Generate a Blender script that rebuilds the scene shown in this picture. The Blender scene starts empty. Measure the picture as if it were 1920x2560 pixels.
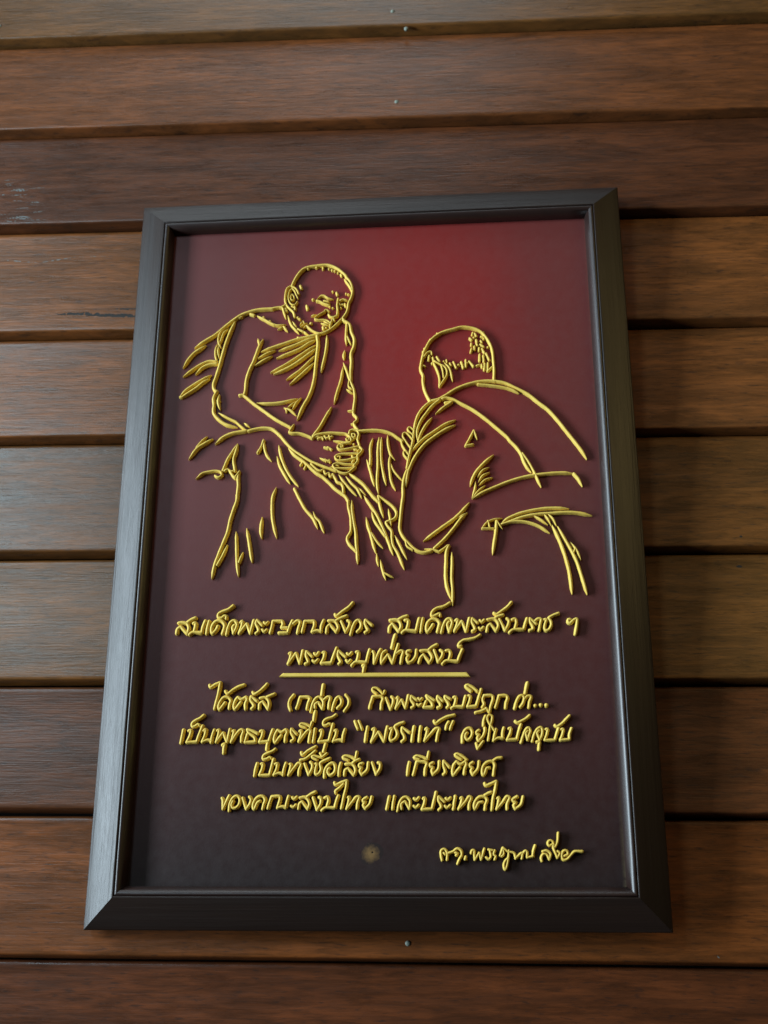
import bpy, bmesh, math, random
from mathutils import Matrix, Vector
from mathutils.bvhtree import BVHTree

CAM_POS = (0.0, -0.857343, -0.356647)
CAM_AXES = ((0.998151, 0.059955, 0.009956),
            (-0.059951, 0.944376, 0.323356),
            (0.009985, -0.323356, 0.946225))
# ------------------------------------------------------------------ camera, world, lamps, exposure
scene = bpy.context.scene
COL = scene.collection
cam_data = bpy.data.cameras.new('camera')
cam = bpy.data.objects.new('camera', cam_data)
COL.objects.link(cam)
cam_data.sensor_fit = 'VERTICAL'
cam_data.sensor_height = 36.0
cam_data.sensor_width = 27.0
cam_data.lens = 40.2
cam_data.clip_start = 0.01
cam_data.clip_end = 50
cam_data.dof.use_dof = True
cam_data.dof.focus_distance = 0.865
cam_data.dof.aperture_fstop = 8.0
RIGHT, FWD, UP = CAM_AXES
cam.matrix_world = Matrix(((RIGHT[0], UP[0], -FWD[0], CAM_POS[0]),
                           (RIGHT[1], UP[1], -FWD[1], CAM_POS[1]),
                           (RIGHT[2], UP[2], -FWD[2], CAM_POS[2]),
                           (0, 0, 0, 1)))
scene.camera = cam

world = bpy.data.worlds.new('World')
scene.world = world
world.use_nodes = True
bg = world.node_tree.nodes['Background']
bg.inputs[0].default_value = (0.62, 0.66, 0.62, 1)
bg.inputs[1].default_value = 0.03


def area_lamp(name, loc, target, sx, sy, energy, color):
    d = bpy.data.lights.new(name, 'AREA')
    d.shape = 'RECTANGLE'
    d.size, d.size_y = sx, sy
    d.energy, d.color = energy, color
    o = bpy.data.objects.new(name, d)
    COL.objects.link(o)
    o.location = loc
    o.rotation_euler = (Vector(target) - Vector(loc)).to_track_quat('-Z', 'Y').to_euler()
    return o


# open side of the veranda on the left (cool daylight), sky over the eaves behind the viewer, warm bounce from the right
area_lamp('daylight_opening', (-2.3, -0.90, 0.00), (0.0, 0, -0.05), 0.5, 2.0, 140, (0.70, 0.88, 1.0))
area_lamp('sky_opening', (-1.60, -2.5, 1.30), (-0.3, 0, 0.1), 0.6, 0.8, 23, (0.60, 0.86, 1.0))
area_lamp('overhead_opening', (-0.5, -0.75, 2.3), (-0.1, 0, 0.0), 1.6, 0.9, 16, (0.80, 0.93, 1.0))
area_lamp('warm_bounce', (1.75, -1.5, 0.90), (0.1, 0, 0.0), 1.4, 0.45, 10.5, (1.0, 0.74, 0.28))

scene.render.engine = 'CYCLES'
scene.view_settings.view_transform = 'Standard'
scene.view_settings.look = 'None'
scene.view_settings.exposure = 0.0
scene.view_settings.gamma = 1.0

# ------------------------------------------------------------------ measured layout (metres; plaque artwork in millimetres from the panel centre)
SEAMS = [0.9204, 0.8204, 0.7174, 0.6154, 0.5129, 0.4104, 0.3074, 0.2063, 0.0995, 0.0020, -0.0979, -0.2005, -0.2975, -0.3978, -0.4983, -0.5978]
NAILS = [(-0.0514, 0.4322), (-0.0386, 0.4104), (-0.0470, 0.3300), (-0.0345, -0.3835), (-0.4272, 0.4314)]
SLIVERS = [('crack', -0.3408, 0.1208, -0.2667, 0.1168, 0.00396, None, 0.06),
           ('crack', -0.3142, 0.1187, -0.2667, 0.1164, 0.00363, None, 0.12),
           ('crack', -0.2965, 0.1171, -0.2668, 0.118, 0.00297, None, 0.12),
           ('crack', -0.2901, 0.1243, -0.2673, 0.1242, 0.00198, None, 0.1),
           ('scuff_sheen', -0.3973, 0.1785, -0.3626, 0.1747, 0.00099, None, 0.5),
           ('scuff_sheen', -0.3626, 0.1743, -0.329, 0.1799, 0.00099, None, 0.45),
           ('scuff_sheen', -0.329, 0.1799, -0.3004, 0.1799, 0.00073, None, 0.6),
           ('scuff_sheen', -0.3786, 0.2496, -0.3641, 0.2503, 0.00059, None, 0.35),
           ('scuff_sheen', -0.4011, 0.2214, -0.3905, 0.2218, 0.00041, None, 0.35),
           ('scuff_sheen', -0.3986, 0.2478, -0.387, 0.248, 0.0005, None, 0.35),
           ('scuff_sheen', -0.396, 0.2477, -0.381, 0.2474, 0.00116, None, 0.35),
           ('scuff_sheen', -0.3786, 0.2116, -0.3711, 0.2117, 0.00053, None, 0.35),
           ('scuff_sheen', -0.4041, 0.2596, -0.3927, 0.2603, 0.00045, None, 0.35),
           ('scuff_sheen', -0.3904, 0.2191, -0.3742, 0.2182, 0.00099, None, 0.35),
           ('scuff_sheen', -0.3937, 0.2492, -0.3792, 0.2492, 0.00096, None, 0.35),
           ('scuff_sheen', -0.3747, 0.2339, -0.3665, 0.2343, 0.00101, None, 0.35),
           ('scuff_sheen', -0.4019, 0.2553, -0.3927, 0.2567, 0.00056, None, 0.35),
           ('scuff_sheen', -0.3867, 0.2405, -0.3789, 0.2402, 0.00046, None, 0.35),
           ('scuff_sheen', -0.4, 0.2535, -0.3953, 0.2542, 0.00113, None, 0.35),
           ('scuff_sheen', -0.4038, 0.2431, -0.3997, 0.2436, 0.00106, None, 0.35),
           ('scuff_sheen', -0.396, 0.2144, -0.3911, 0.2148, 0.00051, None, 0.35),
           ('scuff_sheen', -0.3739, 0.2144, -0.358, 0.2149, 0.00065, None, 0.35),
           ('scuff_sheen', -0.3946, 0.2424, -0.3786, 0.2428, 0.00079, None, 0.35),
           ('scuff_sheen', -0.3938, 0.2134, -0.3813, 0.214, 0.001, None, 0.35),
           ('scuff_sheen', -0.3876, 0.2274, -0.3749, 0.2286, 0.00067, None, 0.35),
           ('scuff_sheen', -0.3939, 0.217, -0.3799, 0.2175, 0.00103, None, 0.35),
           ('scuff_sheen', -0.3876, 0.2179, -0.3721, 0.2174, 0.00108, None, 0.35),
           ('scuff_sheen', -0.3861, 0.2163, -0.3705, 0.2164, 0.00094, None, 0.35),
           ('scuff_sheen', -0.3715, 0.2227, -0.3614, 0.2239, 0.00064, None, 0.35),
           ('scuff_sheen', -0.3788, 0.2343, -0.3667, 0.2339, 0.00094, None, 0.35),
           ('scuff_sheen', -0.3941, 0.2484, -0.3788, 0.2477, 0.00116, None, 0.35),
           ('scuff_sheen', -0.3871, 0.2542, -0.3805, 0.2555, 0.0004, None, 0.35),
           ('scuff_sheen', -0.3911, 0.2365, -0.3826, 0.2359, 0.00088, None, 0.35),
           ('scuff_sheen', 0.179, -0.389, 0.1805, -0.3903, 0.00132, None, 0),
           ('pit', 0.2211, -0.0856, 0.2235, -0.086, 0.00198, None, 0),
           ('pit', 0.2183, -0.1076, 0.2231, -0.108, 0.00198, None, 0)]
PO, PU, PV, PN = (-0.06058, -0.012, -0.077321), (0.999795, -0.018945, 0.007212), (-0.00712, 0.004887, 0.999963), (-0.01898, -0.999809, 0.004751)
PW, HH = 0.41139, 0.29835
SPOT = (-1.0, -246.1)
LINES = [
('n',2.64,[(-71.5,212.8),(-69.7,217.7),(-66.6,223.8),(-62.3,228.9),(-57.4,230.9),(-52.5,231.6),(-47,232.1),(-42.1,232.2),(-37.1,230.6),(-32.1,227.5),(-28.1,223.7),(-25.1,220.3)]),
('n',2.59,[(-25.4,219.7),(-22.1,215.1),(-20.4,210.1),(-20,204.5),(-21.2,199.1),(-23.1,194.8),(-23.7,189.4),(-25.1,185.1),(-27.7,181.1)]),
('s',1.98,[(-27.3,218.1),(-24.6,214.1),(-22.1,210.1),(-20.8,206.8)]),
('d',2.33,[(-58.1,229.5)]),
('d',2.11,[(-50.9,230.3)]),
('d',1.9,[(-45.5,230.1),(-45.4,228.4)]),
('d',1.9,[(-40.3,228.5)]),
('d',2,[(-37.6,227.2)]),
('d',2,[(-35.3,226.3)]),
('d',1.79,[(-32.6,224.5)]),
('d',1.99,[(-30.1,222.7),(-29.3,221)]),
('n',2.3,[(-28.7,180),(-32.7,175.6),(-37,171.5),(-42.3,168.4),(-47.1,167.3),(-52,169.4),(-55.4,172.2),(-57.7,174.7)]),
('n',2.19,[(-72.2,212.8),(-75.1,211.3),(-76.5,206.4),(-76.8,200.3),(-75.6,195.3),(-72.6,191.4),(-69.5,188.2),(-68.2,183.8)]),
('n',2.1,[(-72.2,212.8),(-68.7,211),(-66.7,208.2),(-65.5,205.1)]),
('n',1.56,[(-71.4,210.3),(-73.5,207.4),(-74.1,202.4),(-73.2,198),(-70.7,195.1),(-68.3,195),(-66.4,197.7)]),
('n',1.46,[(-71.4,210.3),(-69.1,208.3),(-67.5,204.3),(-66,201)]),
('n',1.36,[(-71.2,205),(-72.2,202.3),(-71.1,199),(-69.1,200.5),(-69.7,203.3),(-71.2,205)]),
('d',1.97,[(-71.2,193.8),(-68.2,192.3)]),
('d',1.87,[(-68.5,193.4),(-68.1,190.6)]),
('d',2.41,[(-64.3,213.3),(-63.4,210.5)]),
('d',2.39,[(-58.5,194.1),(-57.6,190.7)]),
('d',2.39,[(-53.2,199.9)]),
('d',1.98,[(-36.7,206.6)]),
('d',2.08,[(-33.5,205.4),(-32.7,203.3)]),
('d',1.77,[(-25.4,204.2)]),
('d',1.97,[(-23.4,203.3)]),
('b',1.98,[(-49.5,200.2),(-46.4,202.6),(-43.5,202.5),(-40.5,200.2),(-36.1,199.1)]),
('n',2.28,[(-50,198.1),(-47.3,197.4),(-44.8,195.7),(-41.8,194.2),(-39.4,193.5)]),
('n',2.07,[(-43.8,197.6),(-39.9,196.6)]),
('d',1.86,[(-38.9,192.2)]),
('d',1.86,[(-36.4,191)]),
('n',2.17,[(-31.9,199.3),(-32.6,193.5),(-32.2,187.5),(-32.9,183.2),(-35.3,182.1),(-38.2,182.3),(-39.7,184.6)]),
('n',1.76,[(-30.2,197.3),(-27.8,198.4),(-24.8,197.6)]),
('d',1.55,[(-30.9,195.1),(-30.1,193.2)]),
('d',2.17,[(-28.2,193.9)]),
('d',2.38,[(-26.3,194.4),(-25.5,191.7)]),
('d',1.96,[(-29.6,190.7)]),
('n',1.65,[(-43.4,187.4),(-47.5,184.9),(-50.4,182.5),(-51.3,181),(-48.3,180),(-43.5,179.8),(-40.1,178.6),(-38.3,176.6)]),
('n',1.86,[(-43.4,187.2),(-42.2,189.3),(-39.5,187.8)]),
('b',1.75,[(-54.5,183.8),(-49.9,185.2)]),
('b',1.85,[(-46.1,177),(-42.4,175.5),(-39.3,174.5)]),
('b',1.54,[(-43.9,178.8),(-40.5,176.5),(-38.1,175)]),
('n',1.95,[(-38.5,172.6),(-37.6,176.9),(-36.4,179.5),(-35.7,181.1),(-34.8,178.4)]),
('d',2.15,[(-44.3,173.6),(-43.8,171.3)]),
('d',1.95,[(-41.6,172.5)]),
('b',2.16,[(-74.1,185.4),(-72.2,179.3),(-70.1,174.9),(-67.1,171.6),(-64.3,168.2)]),
('b',2.06,[(-70.3,179.8),(-68.2,176.5),(-65.9,173.1)]),
('n',2.05,[(-65.2,172),(-62.7,170.6),(-60.7,169.7)]),
('b',2.05,[(-61.5,170.5),(-58.7,168.3),(-55.8,166.3)]),
('d',2.17,[(-65.6,183.2)]),
('d',2.37,[(-64,181.7)]),
('b',1.54,[(-63.8,175.8),(-60.7,179.4)]),
('b',1.54,[(-59.7,176.4),(-61.2,180)]),
('b',1.54,[(-63.3,174.1),(-57.5,177.7)]),
('b',1.64,[(-60.8,172.7),(-56,176.3)]),
('d',2.67,[(-54.4,177.3)]),
('d',2.35,[(-64.9,164.5)]),
('e',2.18,[(-87.8,192.3),(-81.4,193.3),(-79,192.7),(-77.4,188.3),(-75.7,182.5)]),
('n',2.19,[(-80.4,192.8),(-76.1,195.3)]),
('d',2.28,[(-76.3,192.1),(-75.2,189)]),
('n',2.31,[(-28,180.6),(-25.5,177.5),(-22.6,175.2)]),
('s',2.91,[(-151.7,157.8),(-147,161.4),(-141.9,164.9),(-135,169.3),(-127.5,176.2),(-119.9,182.8),(-113.6,187.3),(-105.8,190.3),(-99.3,191.8),(-90.8,192.2),(-86.9,192.2)]),
('d',2.08,[(-115.4,184.8),(-113.2,185.8)]),
('b',2.74,[(-142.3,160.2),(-146.7,156.8),(-151.1,153.7),(-156,147.8),(-160.4,139.8)]),
('e',2.59,[(-132.4,144.8),(-138.9,145.1),(-145.2,142.5),(-150.3,139.1),(-159.9,131.7)]),
('e',2.58,[(-131.8,142.7),(-138.1,142.2),(-143.8,139.6),(-149.6,133.4)]),
('s',3.06,[(-118.5,181.7),(-122,172.4),(-125.4,161),(-128.1,148.9),(-130.1,139.1),(-132.3,130),(-133.9,123.8),(-133.3,119.5),(-130.8,117)]),
('b',2.2,[(-126.8,176),(-130.5,171.3),(-132,165.6),(-131.3,161.2),(-129.2,156.5)]),
('b',2.07,[(-124,174.8),(-127.8,170.4),(-129.5,164.7),(-131.1,159.8)]),
('b',2.19,[(-132,161.6),(-133.6,156.3),(-133.6,149.9),(-131.8,144)]),
('b',2.19,[(-131.2,159.8),(-131.6,154.1),(-130.4,147.3)]),
('s',2.74,[(-98.6,164.6),(-97,159.2)]),
('s',3.04,[(-94.2,164.1),(-96.7,158.5),(-99,151.4),(-101.3,143.7),(-104.8,134.7),(-106.7,126.3),(-107.2,116.3),(-108.1,113.1)]),
('d',2.64,[(-105.7,188.1),(-102.7,186.9)]),
('s',2.35,[(-100.1,186),(-93.7,182.1),(-89,179),(-85,176.7)]),
('e',2.2,[(-87,177.7),(-82.4,176.2),(-75.6,176.9)]),
('d',1.8,[(-94.8,184.9),(-94.1,182.9)]),
('d',1.79,[(-89.2,181.1),(-88.4,179)]),
('b',2.06,[(-82.3,172.6),(-76.8,174.8)]),
('e',2.19,[(-77.1,174.6),(-73.8,170.4)]),
('e',2.72,[(-47.1,166.9),(-55.4,165),(-65,162.9),(-74.6,159.7),(-84.2,156.5),(-90.6,154.2),(-95.4,152.1)]),
('b',2.31,[(-83.6,153.3),(-89.2,151),(-93.6,148.7),(-97.9,146.2)]),
('b',2.57,[(-86,148.2),(-92.2,144.7),(-100.3,139.7)]),
('b',2.72,[(-50.6,164.4),(-58.5,161.2),(-68.1,157),(-80.5,152.7)]),
('b',2.85,[(-49.5,162),(-55.3,159),(-62.9,153.9),(-71.1,150.3),(-82.3,145.9)]),
('b',2.56,[(-49.7,157),(-58.3,150.9),(-67.7,144.2),(-76.5,138.5),(-86.9,132.9)]),
('b',2.96,[(-49.4,153.8),(-56.9,147.7),(-67.6,139.6),(-75.2,135.3),(-84.3,131.6)]),
('b',2.69,[(-50.5,147.1),(-56.7,139.9),(-63.6,133.1),(-73.5,126.1)]),
('b',2.81,[(-50.7,140.7),(-57.8,133.6),(-63.4,128.2),(-70.6,121.6)]),
('e',3.07,[(-49,165.5),(-48.1,157.3),(-48.9,146.7),(-49.6,137.5),(-50.3,127.1),(-52.3,116.7),(-55.3,108.5),(-58.9,101.8),(-63.6,89.8)]),
('b',2.56,[(-40.8,165.6),(-40.8,157),(-42.1,146.4),(-43.6,138.7),(-45,131.8)]),
('e',2.58,[(-24.3,174.6),(-24.8,164.9),(-24.5,156)]),
('e',2.16,[(-23.8,163.5),(-20.7,156.2)]),
('n',3.1,[(-27.6,179),(-22.1,174.9),(-20.4,167.6),(-18,161.1),(-18.3,154),(-20.4,147.7),(-20,140),(-20.5,130.9),(-20.4,122.9)]),
('b',2.82,[(-25.8,151.1),(-26.5,145.8),(-26.2,142.7)]),
('s',2.64,[(-26.8,139.9),(-23.4,131),(-20.8,123.2),(-17.8,115.5),(-16.8,108.6),(-17.3,101.8),(-17.9,96.7)]),
('b',2.65,[(-26.8,136.4),(-28.4,124.2),(-31.4,113.2),(-33.7,103.3)]),
('n',1.85,[(-21.7,122.6),(-22,118.1),(-19.4,115.6)]),
('b',2.24,[(-23.8,115.7),(-18.4,111.8)]),
('b',2.78,[(-97.4,105.8),(-88.2,105.1),(-76.1,105.8),(-63.8,108.7)]),
('b',2.38,[(-60.9,109.5),(-64.7,104.7),(-68,98.8)]),
('b',2.11,[(-64.1,106.8),(-72.1,100.5)]),
('b',2.37,[(-74.7,100.9),(-68.9,98.3),(-64.5,93.9)]),
('d',1.71,[(-72.8,100.2),(-72.4,97.3)]),
('n',2.54,[(-107.6,113.6),(-111.8,113.3)]),
('b',2.56,[(-136.3,132.6),(-145,127.5),(-152.5,122.5),(-157.7,118.2),(-161.7,113.1)]),
('b',2.56,[(-137.4,129.4),(-143,125.7),(-147.9,121.3),(-154.1,117),(-161.1,112.5)]),
('d',2.96,[(-160.9,113.6),(-160,113.4)]),
('s',2.51,[(-112.2,113.8),(-108.3,112.8),(-99.7,105.5),(-90.5,98.3),(-80.8,90.8),(-68.6,83.4)]),
('e',2.92,[(-130.8,117.6),(-133.2,111.4),(-132.6,105.2),(-132.5,98.3),(-128.4,92.7),(-121.8,87.7),(-112.3,84.8)]),
('b',3.07,[(-128.4,114.6),(-129.3,109.9),(-129.2,107.1),(-127.4,100.9)]),
('d',2.4,[(-129.9,109.2),(-128.3,108.5)]),
('b',2.24,[(-128.4,98.1),(-120.8,93.4),(-113.6,89.5),(-109,85.2),(-103.4,81)]),
('d',1.85,[(-115,90.9),(-113.7,90.1)]),
('b',2.37,[(-106.9,88.4),(-105.3,87.2),(-102.1,84.5)]),
('s',3.01,[(-129.7,70.6),(-123.8,76.2),(-116.3,79.7),(-104.5,81.6)]),
('n',2.75,[(-103.1,81.3),(-97.5,82.8),(-90,83.6),(-83.6,82.4),(-77.1,76.8)]),
('s',2.1,[(-136.8,77.7),(-141.3,72.7),(-144.8,68.1)]),
('b',2.75,[(-132,75.4),(-138.1,71.6),(-144.2,67.4),(-150.7,58)]),
('s',2.6,[(-111.4,70.4),(-115,63.8),(-119,56.6),(-122.2,47.5)]),
('s',2.72,[(-111.2,70.4),(-112.4,63.8),(-114,56.5),(-112.7,49.1),(-112.4,46.5)]),
('n',2.34,[(-90.2,72.8),(-91.9,67.2),(-94.7,62)]),
('b',2.33,[(-90.3,73.3),(-89.3,65.8),(-87.2,59.7),(-83.3,54.6)]),
('s',2.48,[(-65.9,86.4),(-69.6,79.4)]),
('n',2.47,[(-69.6,79.2),(-67.4,78.3),(-61.7,78.1),(-55.4,75.9),(-50.7,73.4)]),
('s',2.61,[(-35.8,100.4),(-40.1,92.3),(-44.9,83),(-50.3,75.2)]),
('n',2.33,[(-50.7,73.4),(-48.5,75.7),(-42.9,77.2),(-36.1,77.7),(-28.6,77.1),(-23.6,76.3),(-20.4,73.5),(-19.2,70.5)]),
('d',1.82,[(-48.8,74.5),(-45.7,74.9)]),
('d',1.94,[(-46.3,73.1),(-42.9,74.2)]),
('d',1.94,[(-42.9,74.2),(-42.1,72.4)]),
('d',1.94,[(-41,75.1),(-39.6,72.9)]),
('d',1.94,[(-39.4,73.3),(-34.7,74.6)]),
('d',1.68,[(-37.4,75.5),(-36.5,72.5)]),
('n',2.19,[(-21.1,75.9),(-20.5,78.9),(-17.4,79.8),(-14.3,78.7),(-13.3,75.3),(-14.2,71.3),(-13.2,67.9),(-12.3,64.6),(-10.4,62.5),(-11.6,59.9),(-14.1,57.3),(-14,52.7),(-17,48.8)]),
('n',1.81,[(-18.9,76.1),(-18.3,73.1),(-16.1,73.4),(-16.8,76.1),(-18.6,75.8)]),
('d',1.81,[(-18.2,71.4),(-16.1,73.2)]),
('s',1.93,[(-33.8,70.7),(-28.5,69.7),(-23.5,68.9),(-19.8,69.1)]),
('n',1.29,[(-23.5,71.9),(-22.6,70.2),(-20.9,71.4),(-22,72.9),(-23.5,71.9)]),
('d',1.8,[(-17.3,67.4)]),
('n',1.93,[(-19.8,68.8),(-25.3,68),(-29.1,67.1),(-30.3,65.1),(-29,63.1),(-23.4,63.2),(-12.6,65.4)]),
('n',1.42,[(-28.1,66.4),(-25.8,66.4),(-26.2,64.7),(-27.9,64.9)]),
('n',2.05,[(-12.8,59),(-20.9,59.2),(-28.9,58.8),(-32,56.9),(-30.7,54.2),(-23.9,53.7),(-17.1,55.1),(-14,56)]),
('n',1.41,[(-30.2,56.8),(-27.8,56.9),(-28.2,55.1)]),
('n',1.91,[(-15.8,49.8),(-23.2,50.3),(-30.7,51.2),(-33.7,49.6),(-32.3,47.2),(-28.1,46.9),(-19.5,46.9),(-15.8,47.8)]),
('d',1.91,[(-31.2,49.6),(-29.4,49.3)]),
('n',2.16,[(-33.4,48),(-29.9,44.6),(-25.6,42.7),(-21.9,42.7),(-18.2,45.6),(-15.8,47.8)]),
('d',2.05,[(-16.6,62.7),(-14.7,62.7)]),
('d',1.41,[(-14.2,61.2),(-12.8,62.6)]),
('d',2.05,[(-18.3,57.5),(-17.9,54.8)]),
('d',2.04,[(-18.3,52),(-17,53.5)]),
('d',2.17,[(-36.8,47.1),(-34.2,48)]),
('d',2.19,[(-40.8,65.4),(-37.7,64.3)]),
('d',1.93,[(-38.3,65.5),(-35.1,63.3)]),
('s',2.18,[(-44.4,56.2),(-40,54.1),(-35.9,53)]),
('d',1.66,[(-40,55.1),(-39.3,53.1)]),
('d',1.66,[(-36.8,54.4),(-36.1,52.2)]),
('s',1.96,[(-22.6,96.5),(-17.9,96.2)]),
('n',2.47,[(-17.6,97.1),(-17.9,93.7),(-15.4,90.9),(-15,88.1),(-17.5,85.5),(-15.9,82.1),(-13.6,79)]),
('d',1.69,[(-19.3,84.9),(-17.2,84.8)]),
('n',2.57,[(-77.1,76.8),(-70.9,69),(-65.7,63.5),(-58.1,57.9),(-49.9,52.7),(-40.5,48.5),(-30.8,44.5)]),
('n',2.58,[(-13.2,78.5),(-2,79),(6,78.1),(12.9,75.5),(18.4,71.3),(22.1,68.6)]),
('s',2.8,[(-69.8,65),(-63.8,58.5),(-57.5,53.6),(-51.8,48.2),(-46.7,43.4),(-41.7,40),(-36.1,34.6),(-31.1,29.3),(-23.6,23.3),(-20.8,18.7)]),
('d',2.18,[(-59.6,50.5),(-57.8,53.3)]),
('d',2.18,[(-56.4,47.5),(-55.2,50.3)]),
('n',2.3,[(-51.2,51.1),(-46.8,46.7),(-43.7,45),(-41.5,45.9)]),
('n',2.29,[(-40.6,44.9),(-39.3,41.9),(-36.8,43.2),(-35.5,39.5),(-33.7,41.4)]),
('n',2.66,[(-33.7,41.8),(-31.2,37.8),(-29.9,35.1),(-26.8,33.8),(-25.3,31.1),(-24.9,25.3)]),
('d',2.55,[(-48,46.8),(-43,40.7)]),
('b',2.53,[(-28.9,41.5),(-25,35.7),(-20.7,30.3),(-14.6,23.4)]),
('b',2.65,[(-23.2,39.9),(-18.3,33.5),(-13.9,28.9),(-10.5,21.5)]),
('b',2.01,[(-13.6,30.5),(-7.2,23.6)]),
('s',3.15,[(-21.1,42.7),(-15.2,38),(-9.7,33.3),(-4.7,26.7),(-1.1,22.1),(2.7,18)]),
('s',2.56,[(-2,72.1),(-3.8,64.7),(-3.7,54.7),(-4,48.8)]),
('b',2.53,[(-6.8,53.8),(-4.9,48.2),(-3,40.9),(-0.5,31.1)]),
('b',2.54,[(3.1,72.8),(2.1,61.2),(2.2,48),(1.6,34.9),(2.7,24.7)]),
('b',2.54,[(4.9,72.6),(4.6,61.1),(5.2,49.9),(6.8,40.7),(8.8,31.6)]),
('b',2.43,[(9.8,74.1),(10.4,65.6),(12.3,57.6),(15.8,52.5)]),
('b',2.53,[(12.3,58.3),(11.3,51),(11.7,43.2),(12.9,34.6),(16.2,27.1)]),
('b',2.02,[(12,51),(14.7,43.7),(21.3,35.4)]),
('n',2.17,[(17.1,72.3),(20.8,69.2),(21.4,65.8),(23.8,61.1),(26.3,57.4)]),
('n',1.92,[(28.4,62.3),(24.4,68.4),(22,73.1),(22.6,75.5),(24.5,75.7),(30,69.6)]),
('n',1.93,[(30.6,73.2),(26.9,77),(26,79),(27.3,80.5),(31,77.9)]),
('n',1.91,[(25.6,53.5),(23.2,56.5),(22.6,59.2),(24.4,59.5),(27,56.3)]),
('n',2.57,[(45.1,102.7),(40.7,99.5),(35.7,93.5),(32.6,86.2),(31,76.9),(30,68.2),(28.1,60.3),(26.5,53.1),(25.3,45.9)]),
('e',2.45,[(51.9,103.9),(46.3,99.3),(40.6,92),(36.3,85.4),(33.7,78.1),(33.4,72.8),(34.2,67.8)]),
('s',2.44,[(45.4,88.5),(39.9,81.3),(36.2,74),(34.4,68.1)]),
('b',2.56,[(64.3,85.9),(55.4,82.1),(47.9,77),(39.8,71.3),(33.7,65.5),(29,60)]),
('s',2.8,[(64,81.5),(56.5,78.1),(47.8,72.4),(39.8,66),(33.6,58.2),(29.3,50.4),(26.5,43.3)]),
('e',2.59,[(61.5,101.5),(55.6,97.6),(48.4,91.8)]),
('d',2.47,[(56.2,101.3),(60.6,101.9)]),
('n',2.93,[(45.1,102.9),(51.3,104.6),(57,107.8),(65.1,113),(74.5,116.8),(83.9,118.9),(91.3,119.3),(96.9,118.7)]),
('e',1.95,[(82.6,116.5),(93.1,115.1),(103.5,113),(109.6,110.8),(115.4,107.5)]),
('n',2.57,[(53.8,104.5),(56.3,105.4),(61.9,104.2),(69.2,99.9),(78.4,94.2),(87.4,86.8),(96.4,78.2),(105.2,69.3),(106.8,66.7)]),
('n',2.42,[(78.6,76.1),(76,70.8),(71.9,63.3)]),
('e',2.04,[(78.7,75.9),(81.1,68.4)]),
('n',2.16,[(71.9,63.3),(77.8,64.2)]),
('e',2.81,[(96.3,118.9),(104.3,117),(112.2,112.7),(122.4,106.5),(130.7,98.8),(137.8,92.5),(144.7,83.6),(151.5,73.4),(158.2,63.3),(163.2,55.3),(166.1,49.3)]),
('e',2.51,[(106.5,67),(112,60.6),(115.4,54.6),(117,49.3),(119.3,44),(122.6,39.3)]),
('e',2.37,[(116.1,55.5),(120.1,49.2),(124,41.3),(126.7,34.8),(129.8,26.8)]),
('b',2.73,[(76.5,18.8),(83.2,23.1),(94.1,27.9),(106.3,32.7),(118.4,36),(127.4,37.3),(139.4,38.3),(149.5,38.3),(155.4,37.3)]),
('e',2.72,[(155.4,37.3),(158.5,33.3),(161.5,26.7)]),
('n',2.66,[(38.9,144.8),(37.2,137),(36.7,130.8),(38.6,126),(38.5,120.8),(39.6,113.6),(42.1,106.8),(44.4,102.6)]),
('n',2.6,[(38.9,145.9),(41.1,150.5),(44,156.2),(47.9,160.3),(52.7,163.6),(58.4,165.8),(64.1,167.2),(70.3,168.8),(77.4,168),(82.1,166.5),(86.8,163.4),(90.9,157.6),(93.6,152.2),(95.3,145.9),(95.8,138.5),(96.1,132.3),(96.2,127.1),(95.7,119.6)]),
('d',2.01,[(44.8,158.3)]),
('d',2.01,[(42.3,153.7)]),
('d',2,[(39.9,150.3)]),
('d',1.8,[(38.6,147.5)]),
('n',1.9,[(39.6,142.7),(42.3,146.3),(45.4,147.2),(46,144.6)]),
('d',2.19,[(43.8,143.6),(43.2,139.4)]),
('d',1.79,[(38.9,134.9),(40.3,134.3)]),
('d',1.91,[(50.5,163.7)]),
('d',2.01,[(88.5,163.3)]),
('d',2.19,[(46.7,141.9),(47.4,138.7)]),
('d',2.19,[(46,136.7),(47.8,137.1)]),
('n',2.07,[(47.6,136.1),(49.9,130.8),(51.5,125.6),(52.1,120.4),(51.8,116.2)]),
('n',2.08,[(48.1,138.2),(52.3,135.4),(56,133.2),(57.9,129.5),(57.8,125.3),(54.9,120.3),(52,115.7)]),
('n',1.78,[(53.5,134.3),(54.6,129.6),(55.2,123.4)]),
('b',2.27,[(56.1,136.8),(59.8,132),(61.1,128.3),(62.5,120)]),
('d',2.19,[(50,142.3),(52.3,138)]),
('d',1.89,[(55.6,138.2)]),
('d',1.79,[(57.8,139.4),(58.1,137)]),
('d',1.88,[(60.5,136.2),(61.5,134)]),
('d',2.08,[(63.4,137.4),(65.6,131.8)]),
('d',2.28,[(67.6,134.6)]),
('d',2.08,[(69.8,137.1),(71.3,131.6)]),
('d',2.08,[(73.5,138.8),(73.4,132.6)]),
('d',2.08,[(76.2,137.4),(79.6,132.9)]),
('d',1.78,[(74.6,135.9)]),
('d',1.78,[(82.1,133.3),(84.7,134.2)]),
('d',1.97,[(86.1,134.2),(86.5,131.6)]),
('d',2.07,[(88.7,134.9),(88.3,129.3)]),
('d',2.07,[(91.3,135.3),(91,128.3)]),
('d',1.97,[(91.4,128.5),(95,131.9)]),
('d',2.01,[(79.8,163.6),(79.2,161.4)]),
('d',2.11,[(81.3,162.5),(82.6,160)]),
('d',2.2,[(77.1,158.3),(78.7,156.8)]),
('d',2.3,[(80.5,158.8)]),
('d',2.3,[(82.4,156.6),(82.9,154.1)]),
('d',2,[(86,155.7),(86.9,154)]),
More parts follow.
